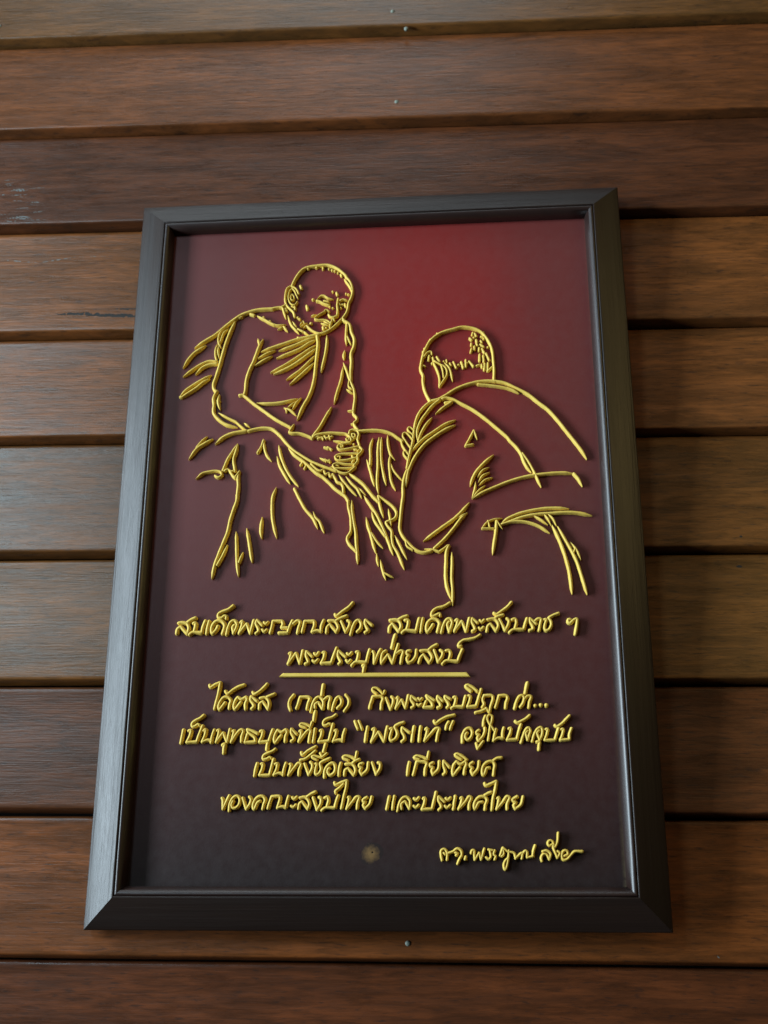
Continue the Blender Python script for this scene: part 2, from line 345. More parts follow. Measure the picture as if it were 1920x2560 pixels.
('d',2,[(88.5,157.2)]),
('d',2,[(78.3,153.6),(78.3,151.7)]),
('d',2.09,[(82.5,153.5),(83.3,151.5)]),
('d',2.09,[(85.6,152.3),(88.4,150.1)]),
('d',1.99,[(78.5,148.9),(77.7,145.7)]),
('d',2.09,[(80.8,150.9),(80.8,147.9)]),
('d',2.09,[(84.6,149.2),(84.5,146.7)]),
('d',2.09,[(86.9,148.3),(88.8,144.4)]),
('d',1.89,[(91.6,149.7)]),
('d',2.18,[(84.9,143.4),(84.7,137.4)]),
('d',2.18,[(87.8,142.2),(88.1,136.7)]),
('d',2.18,[(90.1,144),(92.4,138)]),
('d',1.7,[(86.2,159.7),(88.6,158.8)]),
('n',2.89,[(25.2,43.5),(24.4,41.6),(22.6,35.1),(22,28.7)]),
('e',2.77,[(26.5,44.2),(25.3,37.7),(24.3,29.9)]),
('b',2.88,[(93.6,55),(86.2,48.4),(80,41.4),(76.8,35.6),(74.6,29.2)]),
('b',2.13,[(89.8,44.5),(84.8,41.9),(80.6,36.3)]),
('b',2.25,[(90.3,40.3),(84.7,37.4),(81.1,32.2)]),
('b',2.12,[(92.5,35.9),(86.4,33.8),(81.5,29.4)]),
('b',2.24,[(79.1,32.7),(78.4,26.6),(75.9,18.9)]),
('b',2.11,[(86.4,29.4),(80.8,24.6),(76.2,18.9)]),
('b',2.95,[(73.9,15.7),(67.2,7.7),(61.2,2.1),(52.7,-4),(37.7,-15.2)]),
('s',2.81,[(72,7.3),(67.1,2.6),(61.6,-4.8),(53.8,-14),(46,-21.3)]),
('b',2.09,[(71.9,6.9),(64.8,3.3)]),
('n',2.83,[(22,29.9),(22.1,22.8),(20.9,13.2),(20,3.7),(19.7,-5.8),(22.7,-12.2),(27.4,-17.9),(32.7,-22.7),(37.5,-24.3),(43.7,-23.3)]),
('n',1.83,[(24.1,-15.3),(25,-19.1),(29.5,-22.2)]),
('s',2.18,[(38.4,-21.6),(44.6,-22.3),(49.9,-24)]),
('n',2.18,[(49.9,-24),(53.5,-21.6),(56.5,-19.1)]),
('n',2.6,[(-21,19.4),(-20.9,14.2),(-19.3,7.8),(-18.6,0.8),(-18.8,-6.2),(-21.5,-11.8),(-19.9,-16.2),(-14.3,-22.3)]),
('b',2.84,[(-18.3,19.8),(-17.8,11),(-16.5,2),(-14.9,-6.9),(-14.2,-17.6),(-13.5,-23.9),(-13.1,-32.5)]),
('b',2.83,[(-6.8,5.3),(-5.3,-2.1),(-3.2,-8.4),(-1.3,-16),(1,-24.3)]),
('e',2.45,[(-2.6,-7.8),(1.7,-14.8),(6.5,-20.4)]),
('b',2.43,[(1.6,-24.2),(2.1,-29.8),(3,-34.6)]),
('b',2.42,[(4.4,-29.5),(6,-36.7),(8.7,-45.6)]),
('e',2.17,[(6.9,-40.1),(14.6,-43.9)]),
('s',2.47,[(-2.6,9.8),(-0.2,2.3),(3.4,-3.5),(8.3,-10.6)]),
('b',2.72,[(-8.7,23.3),(-3.9,15.7),(1,8),(4.6,0.2),(8.3,-8.7),(11.3,-16.9),(14.3,-25.8)]),
('e',2.74,[(2.7,22.7),(4,14.9),(6.7,4.5)]),
('e',2.59,[(2.7,22.7),(8.2,18.7),(14.3,13.4),(17,8.2),(16.1,4.4),(11.9,2),(8.8,0.8),(10.1,-2.4),(13.1,-6.3),(13.4,-12.6),(14.3,-18.2),(17.9,-24.5),(22.9,-37.6)]),
('b',2.23,[(10.5,11.9),(11.9,4.5),(12.7,-2.4)]),
('b',2.68,[(15.5,-9.8),(19.1,-17.1),(22,-23.4),(25,-29.8)]),
('e',3,[(57.2,-19.4),(55.6,-23.4),(54.9,-33.3),(54.5,-43.1),(55.2,-51),(58.3,-61.6)]),
('b',2.75,[(59.5,-24.6),(59.6,-33.3),(59.1,-45),(59.6,-54.1),(59.4,-66.7)]),
('b',1.83,[(82.6,-6.1),(87.3,-1),(92.2,1.1),(98.6,2)]),
('n',1.71,[(87.7,0.1),(89,-4.8)]),
('n',1.71,[(83.1,-5.9),(92.5,-6.2)]),
('e',3.03,[(94.5,-0.2),(93.6,-9.3),(91.9,-19.2),(90.7,-27.1)]),
('e',1.83,[(94.6,-0.2),(98.7,-6.8)]),
('b',2.69,[(97.5,-3),(102.2,1.1),(111.3,5.3),(120.3,7.6),(132.2,9.3),(142.2,9.3),(150.4,8.5)]),
('b',2.8,[(97.8,-3.3),(106.3,-0.2),(115.9,3),(126.1,4.7),(137.9,5.3),(149.7,5.7),(158.5,4.8),(167.6,2.4)]),
('e',2.31,[(98.1,-2.9),(105.1,-1.1),(112.3,-0.7),(119.9,-2.1),(127.4,-5.4),(134.7,-10.9)]),
('b',2.07,[(122.8,3.8),(128.2,0.2),(133.6,-4.3)]),
('b',2.31,[(130.8,5),(133.8,0.4),(136,-4.8)]),
('b',2.43,[(133.6,5.3),(137.7,0.3),(140.1,-5.4)]),
('b',2.86,[(136.6,-4.4),(140.6,-13.5),(144.2,-24.1),(146.6,-33.9),(148.2,-43.1),(149.3,-59.3)]),
('b',2.86,[(140.9,-5.5),(145.7,-15.5),(150.5,-25.4),(154.1,-34.1),(157,-45.1),(160.5,-59.9)]),
('b',2.39,[(150,-18.5),(154.6,-25.5),(157.2,-32.8)]),
('n',2.03,[(151.6,-27.3),(153.2,-24.3)]),
('s',2.32,[(-143.9,40.9),(-138.8,45.4),(-133.2,46.9),(-127.6,47.4),(-123.8,46.3),(-123,43.3),(-126.1,41.7),(-128.3,43.3)]),
('n',2.19,[(-120.8,47.1),(-118.3,48.5),(-115.7,46.4),(-113.5,47)]),
('n',2.7,[(-116.6,47.1),(-113.6,42.4),(-111.7,40.7)]),
('s',2.95,[(-108.7,47.4),(-109.8,41.6),(-109.2,34.4),(-109.7,25.9)]),
('n',2.19,[(-112,41.4),(-108.8,46.2)]),
('b',2.82,[(-77.9,68.1),(-75.6,58.5),(-72.1,49.2),(-67.6,41.1),(-60.9,32.5)]),
('b',2.56,[(-78.9,58.5),(-76.5,50.6),(-72.6,43.2),(-67.7,34.9)]),
('e',3.01,[(-109.7,26.3),(-109.8,22),(-112.4,13),(-114.5,4.7),(-115.9,-4.2),(-119.1,-13.7),(-122.3,-23.1),(-124.9,-31.8),(-126.6,-42.3)]),
('b',2.89,[(-78.6,32),(-81.1,23.9),(-81.3,13.6),(-80.3,3.9),(-76.9,-10.2)]),
('e',2.63,[(-64,30.5),(-59.8,22.1),(-54.6,12.9),(-49.6,7),(-47,2.5),(-44.8,-3.2)]),
('b',2.62,[(-48.6,11),(-46.5,5.7),(-43.7,3),(-39.7,-6.7)]),
('s',2.48,[(-115.5,-14.9),(-118.6,-23.1),(-122.8,-31.5)]),
('b',2.73,[(-109.2,-4.2),(-108.3,-15.8),(-107.4,-28.4),(-105.8,-40.8)]),
('s',2.23,[(-102.9,-21.1),(-105.8,-29.7)]),
('b',2.98,[(-100.9,-1.5),(-98.3,-14.1),(-95.5,-29.8)]),
('b',3.12,[(-89,7.4),(-89.6,-4.2),(-88.7,-10.4)]),
]
LETTERS = [
(2.8,[[(-151.4,-85.3),(-150.8,-81.8),(-148.4,-80)],[(-148.4,-80),(-145.7,-82.9),(-143,-85.5)],[(-143,-85.5),(-142.1,-81.4),(-143.5,-77.8),(-147.6,-76.7),(-150.4,-77.1)],[(-143.3,-76.5),(-140.1,-74.3),(-137.4,-73.1)]]),
(2.79,[[(-138.8,-77.5),(-137.3,-76.9),(-137,-79.4),(-137.8,-84)],[(-141.5,-86.2),(-139,-84.5),(-131.9,-84.9)],[(-131.9,-84.9),(-131.2,-80.6),(-129.5,-75.6)]]),
(2.79,[[(-126.6,-76),(-127.6,-81.1),(-128.1,-85.7)]]),
(2.84,[[(-119.6,-80),(-120.5,-82.3),(-123.6,-85.5),(-124.5,-83.7),(-124.1,-79.7),(-120.8,-75.9),(-116.7,-76.2),(-114.5,-79.3),(-114.9,-82.8),(-115.8,-85.9)]]),
(2.55,[[(-113.6,-74.2),(-113.4,-72.2),(-115.4,-72.1),(-116.9,-73.5),(-119.7,-73.1),(-119.7,-70.5),(-116.6,-68.5),(-112.2,-66.8),(-108.5,-64)]]),
(2.53,[[(-112.7,-86.7),(-111.9,-81.9),(-109.7,-76.8),(-107.2,-75.7),(-105,-78.4),(-105.6,-82),(-107.5,-85.7)],[(-107.5,-85),(-108.2,-80.9),(-106.8,-79.2)]]),
(2.52,[[(-102.3,-77.5),(-100.9,-76.2),(-101.2,-80),(-103,-85.8)],[(-103,-85.8),(-97.5,-78.5)],[(-97.5,-78.5),(-94.4,-85.7)],[(-94.4,-85.7),(-92,-75.7)]]),
(2.52,[[(-85.4,-80),(-89.5,-75.9)],[(-89.5,-75.9),(-90.5,-78.4),(-88.7,-81.7),(-88,-84.3),(-90.2,-86)]]),
(2.32,[[(-84.2,-77.5),(-82.9,-78.9),(-81,-77.3)]]),
(2.31,[[(-85.3,-83.2),(-83.7,-84.8),(-81.8,-83.3)]]),
(2.51,[[(-79.1,-85.7),(-78,-81.4),(-77.2,-76.6)],[(-77.2,-76.6),(-70.7,-76.7)],[(-70.4,-76.7),(-69.5,-79),(-70.6,-81.8)],[(-70.6,-81.8),(-65.8,-82.1)],[(-62.3,-76.6),(-64.5,-81.6),(-65.6,-85.6)],[(-65.6,-85.8),(-72.4,-85.9)]]),
(2.51,[[(-61.9,-79.1),(-58.2,-76.6),(-56.4,-77.7),(-57.5,-82.2),(-58.2,-86.2)]]),
(2.5,[[(-54.7,-85.5),(-54,-82.3),(-52.9,-77.2)],[(-52.9,-77.1),(-45.9,-77.1)],[(-45.7,-77.3),(-45.4,-79.9),(-47,-85.4)],[(-47,-85.4),(-43,-84.5),(-40,-85.1)],[(-38.3,-76.5),(-40,-81),(-40.4,-85.3)]]),
(2.51,[[(-36.1,-86.1),(-35.6,-82.1),(-33.6,-80)],[(-33.6,-80),(-28.6,-85.7)],[(-28.6,-85.7),(-27.2,-82.7),(-28.2,-79.6),(-30.3,-77.2),(-34.7,-77.1)],[(-29,-77.1),(-25.3,-75.1),(-20.9,-73.4)]]),
(2.42,[[(-29.9,-72),(-28.9,-73.5),(-24.4,-70.1),(-19.5,-66.6),(-16.3,-63.1)]]),
(2.5,[[(-25,-77.7),(-21.4,-85.8)],[(-21.4,-85.8),(-18.8,-81.3),(-18.6,-78),(-20.1,-77.2)]]),
(2.49,[[(-17.7,-87.9),(-16.3,-82.4),(-13.9,-77.9),(-11.7,-77),(-9.8,-79.9),(-10.4,-83.5),(-12.8,-85.9)]]),
(2.49,[[(-1.5,-81.1),(-6.5,-77)],[(-6.5,-77),(-7,-79.5),(-5.5,-83),(-4.5,-85.1),(-6.9,-86.5)]]),
(2.59,[[(11.3,-86.2),(11.8,-82.7),(13.9,-80.3)],[(13.9,-80.3),(18.7,-86.1)],[(18.7,-86.1),(20.4,-82.4),(19.4,-78.8),(17.2,-77.2),(12,-77.4)],[(18.2,-77.3),(21.6,-75.3),(25.1,-74.1)]]),
(2.58,[[(23.4,-77.6),(25.6,-77.5),(25.8,-80.4),(24.6,-84.9)],[(21.1,-87.1),(23.6,-85.4),(31.7,-86)],[(31.7,-86),(32.9,-81.1),(34.2,-76.3)]]),
(2.58,[[(36.9,-76.3),(35.9,-81.6),(35.3,-86.6)]]),
(2.67,[[(44.5,-81.2),(43.2,-83.2),(40.2,-86.7),(39.4,-84.7),(40.3,-80.2),(43.3,-77.3),(47.2,-77.4),(49.4,-80.3),(48.6,-83.8),(47.8,-86.8)]]),
(2.39,[[(49.9,-74.5),(49.7,-72.9),(47.7,-73.6),(44.8,-74.7),(43.4,-74.2),(44.3,-71.2),(47.3,-68.7),(52.7,-67.3),(57.4,-64.6)]]),
(2.47,[[(50.7,-87.3),(52,-82.4),(55,-77.5),(57.5,-77),(58.8,-80),(57.9,-83.4),(56.6,-87.2)],[(56.6,-86.4),(55.2,-81.4),(56.5,-79.4)]]),
(2.47,[[(61.4,-78.7),(62.9,-77.5),(62.6,-81),(60.5,-86.7)],[(60.5,-86.7),(66,-79.1)],[(66,-79.1),(69.3,-86.6)],[(69.3,-86.6),(71.9,-76.7)]]),
(2.46,[[(77.9,-80.5),(74,-77.1)],[(74,-77.1),(73.6,-79.7),(75.3,-83.2),(75.9,-85.7),(73.9,-86.7)]]),
(2.27,[[(79.7,-78.5),(80.9,-79.9),(82.9,-78.3)]]),
(2.26,[[(78.8,-84.3),(80.2,-85.5),(82.2,-83.9)]]),
(2.47,[[(84.8,-86.9),(85.4,-83.4),(87.5,-81.5)],[(87.5,-81.5),(91.6,-86.7)],[(91.6,-86.7),(93.4,-83),(92.8,-80),(90.6,-77.6),(85.3,-78.1)],[(90.9,-77.2),(93.9,-75.5),(97.3,-74.6)]]),
(2.38,[[(90.3,-73),(92,-74.2),(96.4,-71.5),(100.4,-68.6),(103.7,-64.9)]]),
(2.46,[[(94.3,-78),(98.4,-86.6)],[(98.4,-86.6),(100.9,-82.1),(101.3,-78.9),(99.9,-77.5)]]),
(2.45,[[(103.5,-78.7),(105.9,-77.8),(106.9,-80.2),(105.7,-85.2)],[(101.5,-88.1),(104.2,-86.2),(112.2,-85.9)],[(112.2,-85.8),(113.6,-81.3),(114.9,-77.6)]]),
(2.45,[[(121.5,-82),(117,-77.8)],[(117,-77.8),(117,-80.4),(118.7,-83.4),(119,-85.9),(116.3,-86.8)]]),
(2.35,[[(120.4,-79.9),(123.4,-78),(125.2,-78.3),(124.4,-82.5),(123.5,-87)]]),
(2.35,[[(127.7,-78.8),(129.2,-78.6),(128.1,-82.1),(127.5,-85.5),(128.4,-87),(130.7,-86.5),(132.7,-82.6),(132.2,-79.6),(130.9,-78),(134.1,-75.7),(138.5,-74)]]),
(2.35,[[(147,-78.9),(145.5,-78.9),(145.1,-80.7),(146.4,-81.8),(149.4,-79.4),(151.7,-78.6),(151.6,-82.4),(150,-90.3)]]),
(2.48,[[(-64.1,-102),(-62.6,-101.3),(-63,-104.8),(-64.6,-109.7)],[(-64.6,-109.7),(-58.9,-101.8)],[(-58.9,-101.8),(-55.7,-109.3)],[(-55.7,-109.3),(-53.7,-99.9)]]),
(2.47,[[(-46.5,-104.5),(-51,-100.6)],[(-51,-100.6),(-51.3,-103.4),(-49.9,-106.9),(-49.3,-108.9),(-51.7,-109.9)]]),
(2.38,[[(-45,-102),(-43.5,-103.5),(-41.6,-101.3)]]),
(2.27,[[(-46.1,-107.5),(-44.4,-108.7),(-42,-106.6)]]),
(2.47,[[(-38.6,-101.6),(-37.4,-101.2),(-37.6,-105.1),(-39.5,-109.5)],[(-39.5,-109.5),(-32.1,-109.4)],[(-32.1,-109.4),(-30.7,-105.2),(-28.1,-98)]]),
(2.46,[[(-21.3,-105.1),(-26.7,-100.5)],[(-26.7,-100.5),(-27.2,-103.8),(-25.5,-107.3),(-24.7,-109.2),(-26.4,-110.2)]]),
(2.27,[[(-20.2,-102.4),(-18.9,-103.7),(-16.7,-101.7)]]),
(2.26,[[(-20.8,-107.6),(-19.3,-109.1),(-17.4,-107.4)]]),
(2.46,[[(-13.3,-101.5),(-11.8,-101.1),(-11.8,-104.5),(-12.7,-108.4)],[(-16.6,-111.6),(-13.9,-109.1),(-5.6,-109.2)],[(-5.6,-109.2),(-4.7,-105.1),(-3.2,-99.6)]]),
(2.64,[[(-8.3,-111.9),(-6.8,-111.5),(-7.4,-113.9),(-7.7,-116.4)]]),
(2.56,[[(-0.8,-101.2),(0.1,-102.7),(0.3,-110.1)],[(0.3,-110.1),(2.7,-104.2),(5.1,-99.7)]]),
(2.45,[[(9,-100.8),(6.8,-102.2),(5.7,-106.2),(5.8,-110.1)],[(5.8,-110.1),(10.5,-103.8)],[(10.5,-103.8),(14.1,-110)],[(14.1,-110),(15.6,-104.8),(18.3,-96)]]),
(2.86,[[(16.1,-88.7),(14.7,-93.4),(13.6,-98.6)]]),
(2.45,[[(16.8,-102.9),(20.5,-100.9),(21.9,-101.5),(20.9,-105.9),(20.2,-110.3)]]),
(2.45,[[(27.3,-101),(24.9,-101.5),(24.6,-103.5),(26.3,-104.6),(24.8,-106.4),(25.8,-109.7),(28.2,-109.2),(31.2,-105.5),(31.9,-100.4)]]),
(2.45,[[(33.8,-110),(34.8,-106.6),(37.1,-104.2)],[(37.1,-104.2),(41.6,-110.1)],[(41.6,-110.1),(43.6,-106.7),(42.6,-103.7),(40.4,-101.1),(34.9,-101.2)],[(40.9,-100.7),(43.9,-98.3),(47.3,-96.6)]]),
(2.44,[[(45.1,-100.8),(48.1,-109.7)],[(48.1,-109.7),(51.1,-105.3),(51.4,-102.1),(49.7,-101)]]),
(2.44,[[(53.8,-101.4),(56.2,-101.1),(57.3,-103.4),(55.9,-108.8)],[(51.2,-111.2),(53.9,-109),(62.6,-109.4)],[(62.6,-109.4),(64.2,-105),(66.2,-100.6)]]),
(2.35,[[(65.3,-98),(63.4,-98),(63.6,-96.6),(66.8,-93.7),(71.7,-92.8),(76.1,-91.8),(79.6,-89.7)]]),
(2.46,[[(-123.6,-125.1),(-123,-126.8),(-119.2,-124.7),(-115.5,-123.2)],[(-115.5,-123.2),(-116.4,-130.5),(-119,-143.2)]]),
(2.55,[[(-111.1,-138.4),(-112.5,-140.3),(-115.3,-143.5),(-116,-141.3),(-115,-137.9),(-112.3,-134.6),(-109.3,-134.4),(-106.9,-137),(-107.6,-139.9),(-107.9,-142.8)]]),
(2.46,[[(-111.3,-129.9),(-109.7,-131.8),(-105.6,-128.9),(-101.3,-126.5),(-97.1,-125.1)]]),
(2.54,[[(-99.3,-138.3),(-100.7,-140),(-103.5,-143.3),(-104.5,-141.4),(-103.7,-137.5),(-101.7,-134.6)],[(-101.7,-134.6),(-98.9,-136),(-95.5,-134.4)],[(-95.5,-134.4),(-94.7,-136.6),(-95.8,-139.5),(-95.6,-143.4)]]),
(2.44,[[(-87,-137.7),(-91.7,-134.1)],[(-91.7,-134.1),(-92.1,-136.7),(-90,-139.6),(-89.3,-141.5),(-91,-143.2)]]),
(2.35,[[(-90.7,-130.8),(-89.4,-132.3),(-85.8,-130.4),(-82.5,-127.5),(-79.9,-124.6)]]),
(2.44,[[(-85.3,-143.3),(-85,-139.6),(-82.7,-138)],[(-82.7,-138),(-78.5,-143.6)],[(-78.5,-143.6),(-77.9,-139.7),(-78.7,-136.8),(-80.8,-134.9),(-84.9,-135.4)],[(-79.8,-134.6),(-76.9,-133.4),(-74,-132.2)]]),
(2.33,[[(-59.5,-133.1),(-62.5,-137),(-63.1,-140.8),(-61.8,-144.7)]]),
(2.52,[[(-57.3,-143.3),(-56.1,-139.9),(-54.8,-135)],[(-54.8,-134.9),(-49,-134.9),(-47.5,-135.9),(-48.8,-140),(-49.5,-143.9)]]),
(2.32,[[(-46.6,-145.8),(-45.5,-140.5),(-43.2,-136.2),(-40.8,-134.9),(-37.9,-137.2),(-37.3,-140.1),(-37.9,-143.7)],[(-37.9,-143.7),(-41.2,-138.9)],[(-41.3,-138.9),(-43.6,-140.5),(-43.5,-143)]]),
(2.73,[[(-37.6,-125.8),(-38.2,-129.5),(-38.6,-133.6)]]),
(2.32,[[(-37.1,-137.2),(-34,-134.9),(-32.3,-135.3),(-33.1,-139.7),(-33.3,-143.5)]]),
(2.42,[[(-30.6,-144.8),(-29.5,-140.2),(-27.6,-136),(-25.7,-135),(-23.8,-137.4),(-24.2,-140.7),(-26.8,-143.4)]]),
(2.22,[[(-20.9,-133.5),(-18.6,-136.9),(-18.6,-140.8),(-21.7,-145.6)]]),
(2.5,[[(-2.9,-143.6),(-2.6,-141.4),(-1.7,-139),(-0.5,-135.2)],[(-0.5,-135.1),(5.8,-135),(7,-136.7),(5.8,-140.6),(5.6,-144.2)]]),
(2.13,[[(2.4,-133.1),(-1,-130.1),(-0.5,-128.9),(2.4,-128.9),(5.3,-131.4),(7.2,-133.4),(8.2,-131)]]),
(2.4,[[(9.2,-136.3),(12.6,-144.5)],[(12.6,-144.5),(14.5,-139.7),(14.5,-136.6),(13.3,-135.4)]]),
(2.4,[[(17.1,-136.8),(18.1,-135.6),(17.8,-139.3),(16.4,-144)],[(16.4,-144),(20.7,-137.8)],[(20.7,-137.8),(23.6,-143.6)],[(23.6,-143.6),(25.8,-134.5)]]),
(2.43,[[(32.1,-138.1),(27.8,-135.1)],[(27.8,-135.1),(27.5,-137.7),(29.7,-140.8),(29.7,-142.8),(28,-143.5)]]),
(2.3,[[(33.1,-136.8),(34.1,-138.1),(35.8,-136.8)]]),
(2.29,[[(32.1,-141.1),(33.4,-142.2),(35.1,-141)]]),
(2.43,[[(44.9,-138.6),(39.2,-134.8)],[(39.2,-134.8),(39.9,-136.8),(43.2,-140.6),(43.5,-143.1)],[(43.5,-143.3),(37.1,-143.2)],[(37.1,-143.2),(38.9,-138.8)]]),
(2.42,[[(51,-139),(47.4,-135.4)],[(47.4,-135.4),(47.1,-137.9),(49,-140.6),(49.3,-143),(47.2,-143.7)]]),
(2.42,[[(56.7,-137.7),(52.8,-135.4)],[(52.8,-135.4),(52.7,-137.3),(55,-140.4),(55.3,-142.7),(54,-143.7)]]),
(2.42,[[(59.1,-136.4),(60.5,-136),(60.4,-139.4),(59.4,-142.4)],[(57.3,-144.1),(59.7,-143.1),(65.7,-143.2)],[(65.7,-143.2),(66.8,-139.5),(67.9,-135.4)]]),
(2.42,[[(69.9,-135.3),(71.2,-135.5),(70.8,-138.8),(69.1,-143.2)],[(69.1,-143.2),(75.4,-142.9)],[(75.4,-142.9),(77.2,-137.6),(79.4,-130.5)]]),
(2.43,[[(72,-131.8),(68,-128),(69.4,-127.3),(72.7,-128.7),(76.7,-132.2)]]),
(2.27,[[(79.8,-143.8),(81.3,-141.6),(80.2,-138.3),(81.3,-135.3)],[(81.3,-135.2),(87.3,-135.3),(87.9,-137.7),(86.1,-143),(85,-147.4)],[(85,-147.4),(82.4,-144.5)],[(82.5,-145.1),(79,-146.6),(74.7,-147.6)]]),
(2.41,[[(89.4,-144.1),(90.9,-139.7),(92.4,-135.4)],[(92.4,-135.4),(97.7,-135.4),(98.5,-137.1),(97.2,-141.1),(96.8,-144.5)]]),
(2.41,[[(103.4,-144.9),(104.9,-139.9),(107.4,-136),(109.4,-135.4),(110.5,-137.2),(109.5,-141.3),(107.4,-143.9)]]),
(2.69,[[(113.4,-126.1),(112.4,-129.9),(111.5,-133.9)]]),
(2.4,[[(110.3,-138.6),(113.4,-135.8),(115.6,-136.3),(114.2,-140.6),(113.7,-144.3)]]),
(2.93,[[(118.4,-143)]]),
(2.93,[[(122.4,-142.6)]]),
(2.93,[[(126.4,-142.8)]]),
(2.52,[[(-141.5,-158.3),(-142.2,-162.9),(-142.9,-168.1)]]),
(2.42,[[(-137.6,-159.1),(-135.9,-158.6),(-136.4,-162.9),(-138.5,-167.4)],[(-138.5,-167.4),(-131,-167.2)],[(-131,-167.2),(-129.5,-162),(-127.2,-155.5)]]),
(2.34,[[(-129.4,-155.3),(-131,-154.3),(-132.4,-155.5),(-135,-156),(-135.3,-153.8),(-132.6,-151.4),(-129.3,-149.7),(-126.7,-147.6)]]),
(2.42,[[(-126.3,-159.2),(-124.9,-158.1),(-124.9,-161.6),(-127,-167.4)],[(-127,-167.3),(-122.5,-165.9),(-119.7,-166.8)],[(-118.2,-158.5),(-119.6,-163),(-120.2,-167.8)]]),
(2.41,[[(-116,-159.2),(-114.8,-158.5),(-114.9,-162.1),(-116.5,-167.6)],[(-116.5,-167.6),(-111.5,-160.7)],[(-111.5,-160.7),(-108.2,-167.6)],[(-108.2,-167.6),(-106.5,-158.1)]]),
(2.59,[[(-111.6,-169.8),(-109.9,-168.9),(-110.4,-172.1),(-110.5,-175.7)]]),
(2.41,[[(-104.5,-159.8),(-103.3,-159),(-103.7,-161.7),(-105.3,-167.7)],[(-105.3,-167.7),(-101.2,-161.3),(-98,-158.5),(-96.5,-159.4),(-97.5,-163.7),(-97.6,-167.5)]]),
(2.4,[[(-85.7,-161.6),(-89.6,-159.7),(-93.6,-158.5)],[(-93.6,-158.5),(-92.5,-160.9),(-88,-164.2),(-87.1,-167.6)],[(-87.1,-167.6),(-94.9,-167.8)],[(-94.9,-167.8),(-93.2,-161.8)]]),
(2.4,[[(-83.8,-160),(-82.1,-159.5),(-82.2,-162.9),(-84.2,-167.6)],[(-84.2,-167.6),(-77.2,-167.2)],[(-77.2,-167.2),(-76.1,-163.4),(-74.4,-158.6)]]),
(2.77,[[(-77.9,-168.6),(-78.3,-170.5),(-78.4,-173.3)]]),
(2.49,[[(-68.1,-163.2),(-69.7,-164.9),(-72.5,-168.2),(-73.3,-165.8),(-72.5,-162),(-70.9,-159.2)],[(-70.9,-159.2),(-67.9,-160.6),(-64.8,-158.8)],[(-64.8,-158.8),(-63.8,-160.6),(-64.9,-164),(-65,-167.5)]]),
(2.4,[[(-56.5,-162.4),(-60.6,-158.4)],[(-60.6,-158.4),(-60.8,-161.1),(-59.1,-164),(-58.6,-165.9),(-60.5,-167.3)]]),
(2.39,[[(-54.4,-160.2),(-53.4,-159.4),(-53.4,-162.1),(-54.9,-167.6)],[(-54.9,-167.6),(-50.9,-162.2),(-47.6,-159.2),(-46.3,-159.8),(-47,-163.6),(-47.4,-167.9)]]),
(2.11,[[(-49.9,-157.7),(-54.5,-155.5),(-53.6,-154.6),(-50.2,-155),(-46.7,-156.9)],[(-46.7,-157.2),(-45.4,-153.2)]]),
(2.7,[[(-43.2,-145.5),(-43.8,-148.9),(-44.2,-152.7)]]),
(2.39,[[(-43.1,-158.4),(-43.7,-163.2),(-44.3,-167.9)]]),
(2.39,[[(-39.4,-159.9),(-38.2,-159.3),(-38.2,-162.7),(-40.2,-167.7)],[(-40.2,-167.7),(-32.8,-167.3)],[(-32.8,-167.3),(-31.7,-162.8),(-29.9,-155)]]),
(2.21,[[(-31.8,-155.2),(-33.2,-154.8),(-34.7,-155.9),(-37,-155.4),(-36.7,-152.8),(-33.8,-150.9),(-30.4,-149.9),(-27.8,-148.1)]]),
(2.38,[[(-28.6,-160),(-27.4,-159.4),(-27.6,-162.8),(-29.6,-167.8)],[(-29.6,-167.5),(-25.3,-166.6),(-22.5,-167.1)],[(-20.9,-158.9),(-22.2,-163.3),(-22.7,-167.6)]]),
(2.1,[[(-13.8,-153),(-12.8,-155.8),(-11.5,-158.9)]]),
(2.1,[[(-10.9,-153),(-9.6,-155.9),(-8.4,-159)]]),
(2.47,[[(-4.3,-157.3),(-5.3,-162.5),(-5.9,-168)]]),
(2.47,[[(-0.7,-159.3),(0.7,-158.4),(0.7,-161.6),(-1.4,-168.2)],[(-1.4,-168.2),(3.6,-161.2)],[(3.6,-161.2),(8,-167.8)],[(8,-167.8),(10.3,-157.2)]]),
(2.37,[[(12.2,-158.9),(13.7,-158.5),(12.8,-162.2),(12.1,-165.5),(12.8,-167.4),(15.6,-166.5),(17.6,-163.2),(17,-160.4),(15.6,-157.6),(18.9,-155.3),(22.3,-154.2)]]),
(2.37,[[(26.6,-161.9),(21.2,-158.1)],[(21.2,-158.1),(20.9,-160.9),(22.6,-164.2),(22.7,-166.5),(20.8,-168.2)]]),
(2.46,[[(29.9,-157.4),(28.9,-162.3),(28.2,-168)]]),
(2.46,[[(34.7,-157.4),(33.9,-162.4),(33.4,-168)]]),
(2.36,[[(38.2,-159.6),(39.4,-158.5),(39.2,-162),(37.4,-167.8)],[(37.4,-167.8),(41.8,-162.9),(46.1,-158.8),(48.1,-158.8),(47,-163),(46.2,-167.7)]]),
(2.28,[[(44.5,-153.3),(45.4,-155.2),(49.5,-152.6),(54.3,-150.3),(59.5,-149.1)]]),
(2.27,[[(55.2,-154.1),(53.7,-156.4),(53,-159.5)]]),
(2.27,[[(58.5,-153.9),(57.1,-156.5),(56.1,-159.5)]]),
(2.35,[[(64.9,-169),(65.2,-163.6),(67.9,-159.5),(70.7,-159),(72.2,-161.8),(71.1,-165.5),(68.7,-167.4),(67.1,-165.9),(67.4,-163.1),(68.5,-162.3)]]),
(2.26,[[(77.1,-160.4),(75.2,-161.8),(75.2,-163.2),(77.1,-163.7),(75.8,-166),(76.7,-168.1)],[(76.7,-168.1),(79.9,-164.6),(81.4,-160.9),(81.4,-158.8)]]),
